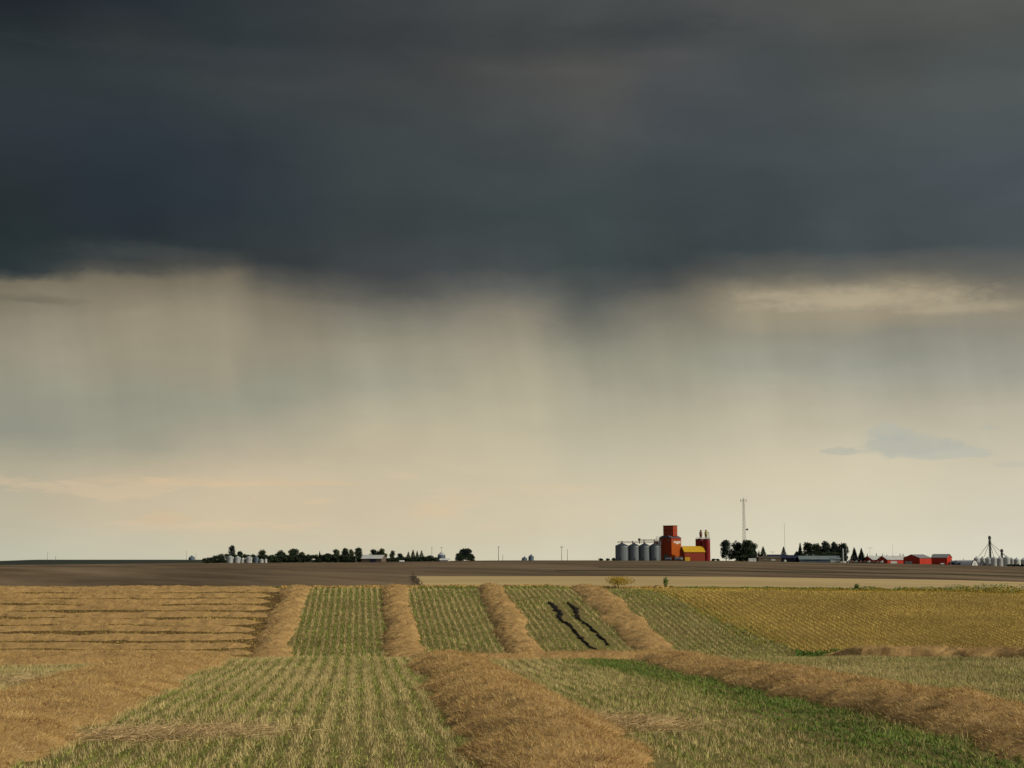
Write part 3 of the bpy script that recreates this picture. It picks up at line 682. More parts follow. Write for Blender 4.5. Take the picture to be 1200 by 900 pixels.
w_ = MB().box((0, 0, 0), (4.4, .8, .25)).cyl((-2.0, .3, .1), (-2.0, .3, 1.0), .05).cyl((0, .3, .1), (0, .3, 1.0), .05).cyl((-2.1, .3, 1), (2.1, .3, 1), .05)
w_.box((-2.1, 0, -.4), (.3, .5, .8))
o = w_.obj('catwalk', M['iron'], el); o.matrix_parent_inverse = Matrix.Translation(el.location).to_4x4().inverted() @ Matrix.Identity(4)
o.matrix_parent_inverse = (Matrix.Translation(el.location) @ Matrix.Rotation(R(45), 4, 'Z')).inverted(); o.location = (x_of(773.8, 966), 971, z_of(630.4, 968))
# trucks and tanks at the foot of the elevator
def truck(px, D, ln, label, mcab, mbox, box_h=1.9):
    X, Y_, z0 = base(px, D); e = empty('grain_truck', (X, Y_, z0), 0, label, 'truck')
    MB().box((-ln * .12, 0, 1.1 + box_h / 2), (ln * .66, 2.3, box_h)).obj('box', mbox, e)
    MB().box((0, 0, .9), (ln, 1.0, .3)).obj('chassis', M['iron'], e)
    cab = MB().box((ln * .35, 0, 1.7), (ln * .2, 2.1, 1.7)).box((ln * .46, 0, 1.35), (ln * .1, 1.8, .9)).obj('cab', mcab, e)
    MB().box((ln * .36, -1.07, 2.05), (ln * .12, .05, .7)).obj('window', M['glass'], cab)
    for x in (-.38, -.24, .38):
        for s in (-1, 1): MB().cyl((ln * x, s * 1.15, .5), (ln * x, s * .85, .5), .5, n=14).obj('wheel', M['iron'], e)
truck(795.0, 955, 5.6, 'grey truck parked at the foot of the orange elevator wall', M['palebin'], M['bluesteel'], 1.4)
truck(783, 955, 4.4, 'dark truck parked in the shade left of the grey one', M['bluesteel'], M['bluesteel'], 1.0)
# low dark scrub by the bins
gb = 'low dark bushes along the yard left of the steel bins'
for px, w, top in ((704, 7, 654.2), (712, 6, 654.6), (719, 5, 653.6)): tree(px, 978, top, w, 'bush', 'low dark bush on the skyline left of the steel bins', group=gb)
for px in (836, 841): tree(px, 978, 654.8, 6, 'bush', 'low dark bush between the red silos and the big trees', group='low bushes right of the silos')

# ---- trees right of the elevator
tree(851, 985, 632.6, 17, 'round', 'open crowned dark tree at the left end of the clump right of the silos', 'leaf2', n=1500)
tree(863, 990, 632.8, 18, 'round', 'dense dark tree right in front of the lattice mast', 'leaf2', n=2600)
tree(876, 985, 632.2, 20, 'round', 'broad dark tree just right of the lattice mast', 'leaf', n=3000)
tree(884, 990, 636.0, 13, 'round', 'dark tree at the right end of the clump by the lattice mast', 'leaf', n=1600)
tree(870, 985, 645.0, 28, 'bush', 'dark undergrowth below the clump by the lattice mast', 'leaf', n=1600)
tree(894.5, 985, 640.2, 10, 'spruce', 'ragged spruce between the mast clump and the brown building', 'leaf')
tree(889.5, 990, 645, 4, 'spruce', 'thin spruce squeezed against the mast clump', 'leaf')
tree(918.5, 990, 640.5, 10, 'spruce', 'single spruce beside the thin antenna pole', 'leaf')
gB = 'broadleaf trees behind the blue grey building'
for px, top, w, lab in ((934, 646, 8, 'small dark tree at the left foot of the grove behind the blue building'), (947, 635, 15, 'dark tree second from the left in the grove behind the blue building'),
    (957, 636, 15, 'slightly lower dark tree left of the middle of the grove'), (968, 633.5, 16, 'tallest dark tree in the middle of the grove behind the blue building'),
    (978, 634, 15, 'dark tree right of the tallest one in the grove'), (988, 636, 15, 'wide dark tree at the right end of the grove behind the grey post')):
    tree(px, 1000, top, w, 'round', lab, 'leaf' if px % 2 else 'leaf2', gB, n=2000)
tree(938, 995, 636.2, 7, 'spruce', 'pointed spruce at the left end of the grove', 'leaf')
tree(962, 998, 646, 60, 'bush', 'long dark undergrowth below the grove behind the blue building', 'leaf', n=2600)
tree(1001.3, 985, 641.3, 9.5, 'spruce', 'left one of the two pointed spruces right of the grove', 'leaf2', n=1500)
tree(1009.6, 985, 642, 9, 'spruce', 'right one of the two pointed spruces right of the grove', 'leaf2', n=1500)

# ---- lattice mast
X, Y_, z0 = base(872.6, 1010); H2 = z_of(584.5, 1010) - z0
e = empty('lattice_mast', (X, Y_, z0), R(20), 'tall tapering lattice mast with small antennas on top, rising behind the dark trees', 'mast')
m_ = MB(); wb, wt = 2.6, 1.0
def cr(k, z): 
    w = wb + (wt - wb) * z / H2; a0 = 2 * PI * k / 3; return Vector((w * .62 * math.cos(a0), w * .62 * math.sin(a0), z))
NS = 18
for k in range(3):
    m_.cyl(cr(k, 0), cr(k, H2), .10, .08, 6)
m_.obj('legs', M['mast'], e); m_ = MB()
for i in range(NS):
    za, zb = H2 * i / NS, H2 * (i + 1) / NS
    for k in range(3):
        m_.cyl(cr(k, za), cr((k + 1) % 3, zb), .06, n=5); m_.cyl(cr(k, zb), cr((k + 1) % 3, zb), .06, n=5)
m_.obj('lattice', M['mast'], e)
for k in range(3):
    c = cr(k, H2 - 1.0) * 1.0; d = Vector((math.cos(2 * PI * k / 3), math.sin(2 * PI * k / 3), 0)) * 1.5; c.z = H2 - 1.2
    MB().cyl(c * 1, c + d, .07).box(c + d, (.35, .35, 2.2)).obj('antenna', M['palebin'], e)
MB().cyl((0, 0, H2 - .5), (0, 0, H2 + 1.6), .06).obj('lightning_rod', M['palebin'], e)
zd = z_of(620.5, 1010) - z0
MB().cyl((1.5, -1.2, zd), (1.9, -2.0, zd), .75, .6, 16).cyl((.6, -.5, zd), (1.5, -1.2, zd), .08).obj('dish', M['iron'], e)

def pole(px, D, top, label, name='utility_pole', cat='pole', r=.16, arm=None, head=None, group=None, m='wood'):
    X, Y_, z0 = base(px, D); h = z_of(top, D) - z0
    e = empty(name, (X, Y_, z0), 0, label, cat, group)
    MB().cyl((0, 0, -.3), (0, 0, h), r, r * .7, 8).obj('post', M[m], e)
    if arm: MB().box((0, -.15, h - .4), (arm, .15, .16)).box((-arm * .42, -.15, h - .2), (.12, .12, .3)).box((arm * .42, -.15, h - .2), (.12, .12, .3)).obj('crossarm', M[m], e)
    if head: MB().box((0, 0, h + head * .2), (head * 1.6, head * .5, head * .5)).cyl((0, 0, h), (0, 0, h + head), .05).obj('lamp_head', M['palebin'], e)
pole(920, 985, 612.5, 'thin whip antenna pole above the single spruce', 'antenna_pole', 'antenna', .13, m='palebin')
pole(1019.8, 985, 641.5, 'T shaped lamp pole above the white roofed sheds', 'lamp_pole', 'lamp pole', .1, arm=3.4, m='palebin')
pole(1046.5, 985, 637.5, 'very thin pole above the second white roofed shed', 'antenna_pole', 'antenna', .09, m='palebin')
pole(905.5, 985, 646.2, 'low pole with a bar behind the brown building', 'antenna_pole', 'antenna', .08, arm=3.6, m='wood')
pole(584.2, 960, 640.3, 'tallest pole on the skyline left of the two small bins', r=.2, arm=1.4)
pole(589.2, 990, 649.5, 'short thin pole right of the tallest skyline pole', r=.14)
pole(658.2, 960, 641.5, 'skyline pole with a broad lamp head, left of the steel bins', 'lamp_pole', 'lamp pole', .18, head=1.1)
pole(665, 975, 643.5, 'thinner plain pole right of the lamp pole', r=.15)
pole(506, 970, 641.5, 'grey pole left of the small bin with a weather vane', r=.2, head=.6, m='palebin')
pole(218.3, 1600, 645.5, 'thin pole left of the lone blue bin', r=.16)
pole(229.5, 1600, 648.2, 'thin pole right of the lone blue bin', r=.16)
pole(55.5, 1500, 646.8, 'faint pole far off at the left, the more distant one', r=.15)
pole(65.2, 750, 651.6, 'nearer pole at the left standing on the bare soil', r=.12)
pole(962.5, 900, 650.5, 'thin pole in front of the blue grey building', r=.07, m='palebin') if False else None

# ---- low buildings right of the mast
gable_house('site_trailer', 'trailer', 'small white trailer below the clump by the lattice mast', 881.5, 960, 5.0, 2.6, 1.75, .15, 0, M['white'], M['white'], over=.05, windows=[('front', .9, .8, .5, 1.1, M['glass'], 'window')])
gable_house('brown_building', 'building', 'long low brown building right of the white trailer', 900.5, 975, 15.5, 8, hz(652.4), .5, R(2), M['brownwall'], M['brownwall'],
    windows=[('front', -3, 1.6, .7, 1.5, M['roofgrey'], 'window'), ('front', 2.4, 2.8, 1.2, 1.2, M['palebin'], 'door')])
gable_house('dark_roofed_house', 'house', 'brown walled house with a black roof left of the blue grey building', 911, 985, 13.5, 9, hz(652), hz(648.8) - hz(652), R(-3), M['brownwall'], M['navy'],
    windows=[('front', 0, 1.4, .9, 1.6, M['glass'], 'window')])
gable_house('navy_house', 'house', 'dark navy gabled building just left of the blue grey building', 927, 980, 8.6, 9, hz(652.5), hz(649.2) - hz(652.5), R(-30), M['navy'], M['navy'])
bb = gable_house('blue_grey_building', 'building', 'long blue grey metal building with a pale garage door', 959.5, 975, 27.5, 10, hz(653.6), hz(649.6) - hz(653.6), R(-3), M['bluewall'], M['bluegrey'],
    doors=[('front', 10.2, 6.4, 1.9, .95, M['palebin'], 'garage_door')], windows=[('front', -5, 12, .55, 1.55, M['navy'], 'window_band')])
for px in (953, 946): 
    o = MB().cyl((0, 0, 0), (0, 0, .9), .22, n=8).lathe([(.35, .9), (.35, 1.0), (.05, 1.2)], 10).obj('roof_vent', M['palebin'], bb)
    o.location = (x_of(px, 975) - x_of(959.5, 975), 0, hz(649.6))
o = MB().cyl((0, 0, -.2), (0, 0, z_of(643.6, 968) - base(987.5, 968)[2]), .55, .5, 12).lathe([(.6, 0), (.6, .1), (.1, .5)], 12, (0, 0, z_of(643.6, 968) - base(987.5, 968)[2])).obj('steel_stack', M['palebin'])
o.location = base(988, 968); tag(o, 'upright grey steel stack at the right end of the blue grey building', 'stack')
tree(985.4, 972, 648, 4, 'bush', 'dark bush between the blue grey building and the steel stack', 'leaf', n=400)
o = MB().cyl((0, 0, .8), (0, 2.4, .8), .75, n=16).box((0, .3, .1), (.9, .2, .5)).box((0, 2.1, .1), (.9, .2, .5)).obj('white_tank', M['white']); o.location = base(920.3, 962); tag(o, 'small white tank standing end on before the dark roofed house', 'tank')
# ---- machinery row
def machine(px, D, m, label, ln=3.2):
    X, Y_, z0 = base(px, D); e = empty('farm_machine', (X, Y_, z0), RNG.uniform(-.4, .4), label, 'farm machine', 'farm machines parked in a row left of the red barns')
    MB().box((0, 0, 1.0), (ln, 1.3, .8)).box((ln * .2, 0, 1.7), (ln * .35, 1.1, .7)).obj('body', m, e)
    for x in (-.35, .33):
        for s in (-1, 1): MB().cyl((ln * x, s * .9, .5), (ln * x, s * .6, .5), .5, n=12).obj('wheel', M['iron'], e)
for i, (px, m) in enumerate(zip((994, 998, 1003, 1008, 1013, 1018, 1023, 1028, 1033), ('palebin', 'rust', 'palebin', 'rust', 'rust', 'palebin', 'rust', 'rust', 'palebin'))):
    machine(px, 925, M[m], 'small %s farm machine in the parked row left of the red barns' % ('rust red' if m == 'rust' else 'pale grey'), 2.2)
# ---- red barns
zc = lambda px, py, D: z_of(py, D) - base(px, D)[2]
gable_house('white_roofed_shed', 'shed', 'long low red shed with a white roof, farthest left of the farm sheds', 1029, 985, 17, 12, zc(1029, 656, 985), zc(1029, 651.6, 985) - zc(1029, 656, 985), R(20), M['barnred'], M['roofpale'], 'white roofed red sheds')
gable_house('white_roofed_shed', 'shed', 'low red shed with a white roof touching the big red barn', 1047, 975, 18, 12, zc(1047, 656, 975), zc(1047, 651.6, 975) - zc(1047, 656, 975), R(20), M['barnred'], M['roofpale'], 'white roofed red sheds',
    doors=[('front', -4, 5, 1.6, .8, M['palebin'], 'door')])
D3 = 940
h3, r3 = zc(1075, 653.9, D3), zc(1075, 650.0, D3)
gable_house('red_barn', 'barn', 'long red barn with a grey roof and a pale door in its dark left gable', 1075.2, D3, 13.5, 12.5, h3, r3 - h3, R(40), M['barnred'], M['roofgrey'], 'bright red barns', doors=[('left', 2.2, 5.4, 1.7, .85, M['palebin'], 'door')])
h4, r4 = zc(1104, 653.4, 915), zc(1104, 649.6, 915)
e4 = gable_house('red_barn', 'barn', 'shorter red barn at the right with its bright gable end turned to the right', 1103.5, 915, 10.2, 8.2, h4, r4 - h4, R(-38), M['barnred'], M['roofgrey'], 'bright red barns', doors=[('right', 1.4, .9, 1.7, .75, M['palebin'], 'door')])
o = MB().cyl((-1.2, 0, .4), (1.2, 0, .4), .5, n=12).box((0, 0, .0), (2.2, .6, .5)).obj('feed_tank', M['palebin']); o.location = base(1104, 905); tag(o, 'low grey tank in front of the shorter red barn', 'tank')
for i, (px, top, w) in enumerate(((1016.5, 648.3, 3), (1022, 650.3, 3), (1027, 648, 4), (1034.5, 648.6, 3), (1039.5, 649.3, 3), (1046, 650.3, 3), (1055, 648.5, 3), (1058.5, 648.6, 3.6), (1092.5, 649.4, 3.4))):
    tree(px, 1010, top, w, 'spruce', 'small dark conifer showing above the farm shed roofs', 'leaf', 'small conifers behind the farm sheds', n=300)
# ---- quonsets
def quonset(px, D, w, h, ln, rz, m, label, group=None, end=None):
    X, Y_, z0 = base(px, D); e = empty('quonset_hut', (X, Y_, z0), rz, label, 'quonset hut', group)
    n = 16; pts = [(w / 2 * math.cos(PI * k / n), h * math.sin(PI * k / n)) for k in range(n + 1)]
    MB().prism(pts, 0, ln).obj('shell', m, e)
    pi = [(x * .93, z * .93) for x, z in pts]; MB().prism(pi, -.12, -.01).obj('end_wall', end or M['white'], e)
    mb = MB(); bm = mb.bm
    o_ = [bm.verts.new((x * 1.03, -.3, z * 1.03)) for x, z in pts]; i_ = [bm.verts.new((x * .93, -.3, z * .93)) for x, z in pts]
    o2 = [bm.verts.new((x * 1.03, .2, z * 1.03)) for x, z in pts]; i2 = [bm.verts.new((x * .93, .2, z * .93)) for x, z in pts]
    for k in range(n):
        bm.faces.new((o_[k], o_[k+1], i_[k+1], i_[k])); bm.faces.new((o_[k], o_[k+1], o2[k+1], o2[k])); bm.faces.new((i_[k], i_[k+1], i2[k+1], i2[k]))
    mb.obj('rim', M['navy'], e)
    MB().box((0, -.18, h * .3), (w * .3, .1, h * .6)).obj('door', M['palebin'], e)
gq = 'white quonset huts right of the red barns'
quonset(1142.0, 893, 5.6, zc(1142, 656.4, 893), 12, R(32), M['white'], 'larger white quonset hut with a dark arched rim', gq)
quonset(1151.2, 906, 4.4, zc(1150, 657.6, 906), 8, R(32), M['white'], 'smaller white quonset hut in front of the tall leg', gq)
quonset(1127, 900, 6, zc(1128, 658.5, 905), 4, R(20), M['bluegrey'], 'low grey quonset hut next to the blue shelter', gq, M['navy'])
gable_house('blue_shelter', 'shelter', 'small dark blue shelter just right of the shorter red barn', 1118.5, 910, 4.2, 4, zc(1118, 659, 910), .9, R(-20), M['navy'], M['bluewall'])
gable_house('white_shed', 'shed', 'long white shed behind the quonset huts', 1130, 940, 11, 8, zc(1129, 658.6, 940), zc(1129, 656.6, 940) - zc(1129, 658.6, 940), 0, M['white'], M['white'])
# ---- bins of the right farm
gR = 'pale grain bins around the tall leg'
for px, D, ev, pk, w, lab in ((1144.5, 925, 654.8, 652.2, 6.5, 'small pale bin behind the larger quonset hut, left end of the bins'), (1151.5, 925, 654.8, 652.2, 6, 'small pale bin between the quonset huts and the tall leg'),
    (1157.8, 905, 654.6, 652.4, 6.6, 'pale bin directly left of the tall leg'), (1164.8, 900, 654.2, 652.2, 7, 'pale bin directly under the tall leg'),
    (1171.8, 900, 654.6, 652.4, 6.8, 'pale bin left of the short leg'), (1179.6, 905, 653.8, 651.6, 8, 'widest pale bin, under the short leg'),
    (1185.6, 925, 655.2, 653.4, 5, 'narrow pale bin tucked behind the widest one'), (1191.3, 915, 656.0, 653.6, 6.4, 'pale bin standing behind the dark bushes near the right edge'),
    (1199.5, 915, 656.2, 653.8, 7, 'pale bin cut off by the right edge of the photo')):
    bin_(px, D, ev, pk, w, M['palebin'], M['palebin'], lab, gR)
def leg(px, D, top, targets, label, w=1.0):
    X, Y_, z0 = base(px, D); h = z_of(top, D) - z0
    e = empty('bucket_elevator', (X, Y_, z0), 0, label, 'grain leg', 'bucket legs above the pale bins')
    m_ = MB(); 
    for sx in (-w / 2, w / 2):
        for sy in (-w / 2, w / 2): m_.cyl((sx, sy, 0), (sx, sy, h), .09, n=6)
    n = int(h / 1.5)
    for k in range(n):
        for s in (-w / 2, w / 2):
            m_.cyl((-w / 2, s, h * k / n), (w / 2, s, h * (k + 1) / n), .06, n=5); m_.cyl((s, -w / 2, h * k / n), (s, w / 2, h * (k + 1) / n), .06, n=5)
    m_.obj('tower', M['iron'], e)
    MB().box((-.15, 0, h / 2), (.3, .5, h)).box((.25, 0, h / 2), (.3, .5, h)).obj('bucket_casing', M['iron'], e)
    MB().box((0, 0, h + .5), (1.5, 1.3, 1.3)).sph((0, 0, h + 1.1), .75).obj('head', M['iron'], e)
    MB().lathe([(.3, h * .83), (.9, h * .87), (.9, h * .9)], 12).obj('distributor', M['iron'], e)
    for tpx, tpy in targets:
        MB().cyl((0, 0, h * .88), (x_of(tpx, D) - X, RNG.uniform(-2, 2), z_of(tpy, D) - z0), .13, n=8).obj('spout', M['iron'], e)
leg(1160.6, 908, 631.2, ((1147, 652.6), (1154, 652.4), (1164.8, 652.2), (1172, 652.4), (1179.5, 651.6)), 'tall bucket leg with spouts fanning down to the pale bins')
leg(1174.3, 908, 646.6, ((1179.5, 651.8), (1171.5, 652.2)), 'short bucket leg right of the tall one', .8)
for px in (1183, 1188, 1193, 1198, 1203): tree(px, 898, 661.0, 7, 'bush', 'low dark bush at the foot of the pale bins by the right edge', 'leaf', 'low bushes at the foot of the pale bins', n=500)
tree(1129, 950, 654.3, 2.5, 'spruce', 'tiny conifer behind the long white shed', 'leaf', n=200)

# ---- left farmstead
LD = 960
gL = 'small bins in front of the left shelterbelt'
for px, ev, pk, w, mm, lab in ((270, 653.0, 651.2, 8.2, 'palebin', 'leftmost and whitest bin in front of the left trees'), (278.6, 653.4, 651.6, 7, 'palebin', 'pale bin beside the whitest one at the left trees'),
    (284.8, 655.2, 653.6, 4, 'white', 'narrow short white bin between the two larger pairs'), (292, 653.4, 651.6, 7.6, 'palebin', 'wide grey bin in the middle of the small bins at the left trees'),
    (300.5, 654.0, 652.2, 5.5, 'bluesteel', 'bluish dark bin right of the wide grey one'), (306.6, 656.2, 654.8, 5.4, 'palebin', 'squat pale bin near the right end of the small bins'), (311.6, 656.0, 654.8, 3, 'white', 'tiny white bin at the right end of the small bins')):
    bin_(px, 948, ev, pk, w, M[mm], M[mm], lab, gL)
bin_(224.7, 1600, 653.6, 651.0, 7.4, M['bluesteel'], M['bluesteel'], 'lone blue bin on the skyline at the far left between two thin poles', 'lone bins on the skyline')
bin_(614.6, 965, 654.4, 652.2, 6.4, M['bluesteel'], M['bluesteel'], 'lower one of the two small blue bins on the skyline', 'pair of blue bins on the skyline')
bin_(622.4, 965, 652.4, 649.8, 6.4, M['bluesteel'], M['bluesteel'], 'taller one of the two small blue bins on the skyline', 'pair of blue bins on the skyline')
vb_, r_, he_, hp_ = bin_(517.4, 960, 650.4, 646.8, 9, M['bluesteel'], M['palebin'], 'grey blue bin with a weather vane, right of the left trees', 'lone bins on the skyline')
MB().cyl((0, 0, hp_), (0, 0, hp_ + 3.2), .07).box((0, 0, hp_ + 2.9), (1.4, .1, .25)).obj('weather_vane', M['iron'], vb_)
gable_house('white_lean_to', 'shed', 'small white shed at the foot of the bin with a weather vane', 521, 952, 5.6, 4, zc(521, 656.2, 952), .8, R(-8), M['white'], M['white'])
gable_house('white_roofed_barn', 'barn', 'long barn with a pale roof half hidden by the left trees', 438, 955, 14, 10, zc(438, 654.6, 955), zc(438, 650.6, 955) - zc(438, 654.6, 955), R(-12), M['brownwall'], M['roofpale'], doors=[('front', 1, 4, 2.4, 1.2, M['navy'], 'door')])
gable_house('farm_house', 'house', 'low house with a grey roof between the round tree and the white roofed barn', 460, 980, 6.5, 7, zc(460, 656.5, 980), 1.2, R(10), M['bluewall'], M['roofgrey'], windows=[('front', 0, 1, .8, 1.0, M['glass'], 'window')])
o = MB().cyl((-1.6, 0, .35), (1.6, 0, .35), .7, n=16).box((0, 0, .0), (2.6, .7, .4)).obj('white_tank', M['white']); o.location = base(471, 935); tag(o, 'small white tank lying before the left trees', 'tank')
gT = 'trees of the left shelterbelt'
TL = [ # px, top, width, kind, material, label
 (271.5, 638.6, 9, 'round', 'leaf2', 'tallest egg shaped dark tree above the small bins'), (281, 646.2, 8, 'round', 'leaf2', 'lower dark tree right of the tallest egg shaped one'),
 (307.5, 644.5, 11, 'round', 'leaf3', 'rounded tree above the right end of the small bins'), (318, 650, 9, 'round', 'leaf', 'low dark tree right of the small bins'),
 (329, 645, 13, 'round', 'leaf', 'broad dark tree left of the flat topped one'), (344, 643.2, 13, 'round', 'leaf', 'flat topped tall tree in the left half of the shelterbelt'),
 (354, 647, 9, 'round', 'leaf3', 'medium tree right of the flat topped one'), (374.5, 646.2, 3, 'spruce', 'leaf', 'small pointed conifer in the low stretch of the shelterbelt'),
 (383, 649, 12, 'round', 'leaf', 'low tree right of the small pointed conifer'), (394, 643.8, 10, 'round', 'leaf3', 'olive tree left of the highest clump of the shelterbelt'),
 (404, 642.4, 10, 'round', 'leaf', 'tall dark tree in the middle of the shelterbelt'), (412, 643.6, 8, 'round', 'leaf3', 'paler loose tree between two tall dark ones'),
 (420, 641, 9, 'round', 'leaf', 'highest dark tree left of the pale roofed barn'), (437.5, 643.8, 9, 'round', 'leaf2', 'dark tree behind the pale roofed barn, left one'),
 (447, 643, 12, 'round', 'leaf3', 'wide domed tree behind the pale roofed barn'), (460, 645, 7, 'round', 'leaf', 'upright dark tree right of the domed one'),
 (469.5, 648.6, 8, 'round', 'leaf2', 'round blue black tree beside the small white tank'), (478.5, 646.8, 6, 'spruce', 'leaf', 'leftmost of the four pointed conifers'),
 (484, 644.4, 6, 'spruce', 'leaf', 'tallest of the four pointed conifers'), (488.8, 645.8, 5, 'spruce', 'leaf', 'thin conifer right of the tallest pointed one'),
 (494, 645.2, 6.5, 'spruce', 'leaf', 'rightmost of the four pointed conifers'), (504, 651.4, 14, 'bush', 'leaf', 'low round bush at the right end of the shelterbelt'),
 (545.5, 642.8, 15, 'round', 'leaf2', 'large lone tree right of the bin with a weather vane'), (538, 648.5, 8, 'round', 'leaf', 'low tree leaning on the left of the large lone tree'), (552, 649, 7, 'round', 'leaf', 'low tree on the right of the large lone tree')]
for px, top, w, kd, mm, lab in TL:
    tree(px, 975 + (RNG.random() - .5) * 12, top - .4, w * 1.25, kd, lab, mm, gT if px < 530 else 'clump around the large lone tree', n=1500 if kd == 'round' else None)
for px in np.arange(241, 512, 5.0):
    top = np.interp(px, [238, 255, 265, 290, 320, 360, 395, 430, 455, 470, 500, 512], [655.5, 649.6, 649, 650, 651, 650, 650, 654, 654, 654, 652.5, 654])
    tree(px, 968, float(top - .6 + RNG.uniform(-.7, .9)), 11.5, 'bush', 'low dark bush in the continuous hedge of the left shelterbelt', 'leaf', 'low bushes of the left shelterbelt', n=620)
for px in (536, 541, 549, 554): tree(px, 965, 651.5, 7, 'bush', 'dark undergrowth bush below the large lone tree', 'leaf', 'undergrowth below the large lone tree', n=400)

# ------------------------------------------------------------------ sky: storm deck, rain shafts and a bright band below
w = bpy.data.worlds.new('World'); SC.world = w; w.use_nodes = True; nt = w.node_tree; nt.nodes.clear(); L = nt.links.new
def N_(t, **k):
    n = nt.nodes.new(t)
    for a, b in k.items(): setattr(n, a, b)
    return n
def setin(s, v):
    if isinstance(v, (int, float)): s.default_value = v
    else: L(v, s)
def ma(op, a, b=0.0, c=None, clamp=False):
    n = N_('ShaderNodeMath', operation=op, use_clamp=clamp); setin(n.inputs[0], a); setin(n.inputs[1], b)
    if c is not None: setin(n.inputs[2], c)
    return n.outputs[0]
def mapr(v, a, b, lo=0.0, hi=1.0, it='SMOOTHSTEP'):
    n = N_('ShaderNodeMapRange', interpolation_type=it); setin(n.inputs[0], v); setin(n.inputs[1], a); setin(n.inputs[2], b); setin(n.inputs[3], lo); setin(n.inputs[4], hi); return n.outputs[0]
def mixc(f, a, b, bt='MIX'):
    n = N_('ShaderNodeMix', data_type='RGBA', blend_type=bt); setin(n.inputs[0], f)
    for s, v in ((n.inputs[6], a), (n.inputs[7], b)):
        if isinstance(v, tuple): s.default_value = (*v, 1)
        else: L(v, s)
    return n.outputs[2]
def comb(x, y, z=0.0):
    n = N_('ShaderNodeCombineXYZ'); setin(n.inputs[0], x); setin(n.inputs[1], y); setin(n.inputs[2], z); return n.outputs[0]
def noise(v, scale, det=4, rough=.5, dist=0):
    n = N_('ShaderNodeTexNoise'); L(v, n.inputs['Vector']); n.inputs['Scale'].default_value = scale; n.inputs['Detail'].default_value = det; n.inputs['Roughness'].default_value = rough; n.inputs['Distortion'].default_value = dist; return n.outputs['Fac']
tc = N_('ShaderNodeTexCoord'); sp = N_('ShaderNodeSeparateXYZ'); L(tc.outputs['Generated'], sp.inputs[0])
vx, vy, vz = sp.outputs
hyp = ma('SQRT', ma('ADD', ma('MULTIPLY', vx, vx), ma('MULTIPLY', vy, vy)))
az = ma('ARCTAN2', vx, vy); tt = ma('DIVIDE', vz, ma('MAXIMUM', hyp, .05))
def lin(c):
    return tuple(((v / 255) / 12.92 if v / 255 <= .04045 else ((v / 255 + .055) / 1.055) ** 2.4) for v in c)
# wandering of the coordinates so that nothing follows a ruled line
warp = noise(comb(ma('MULTIPLY', az, 5.0), ma('MULTIPLY', tt, 9.0), 2.3), 1.0, 5, .55)
warp2 = noise(comb(ma('MULTIPLY', az, 26.0), ma('MULTIPLY', tt, 50.0), 7.7), 1.0, 5, .6)
azw = ma('ADD', az, ma('MULTIPLY', ma('SUBTRACT', warp, .5), .07))
slant = noise(comb(ma('ADD', ma('MULTIPLY', az, 9.0), ma('MULTIPLY', tt, 1.2)), ma('MULTIPLY', tt, 1.2), 1.0), 1.0, 4, .55)      # broad curtains
fine = noise(comb(ma('ADD', ma('MULTIPLY', az, 34.0), ma('MULTIPLY', tt, 6.0)), ma('MULTIPLY', tt, 3.0), 4.0), 1.0, 4, .5)        # fine streaks
rainzone = ma('MULTIPLY', mapr(tt, .06, .14), mapr(tt, .26, .19))
tw = ma('ADD', tt, ma('MULTIPLY', ma('SUBTRACT', warp2, .5), .012))
tw = ma('ADD', tw, ma('MULTIPLY', ma('MULTIPLY', ma('SUBTRACT', slant, .5), rainzone), .022))
T0, T1 = -.02, .44
pos = ma('DIVIDE', ma('SUBTRACT', tw, T0), T1 - T0)
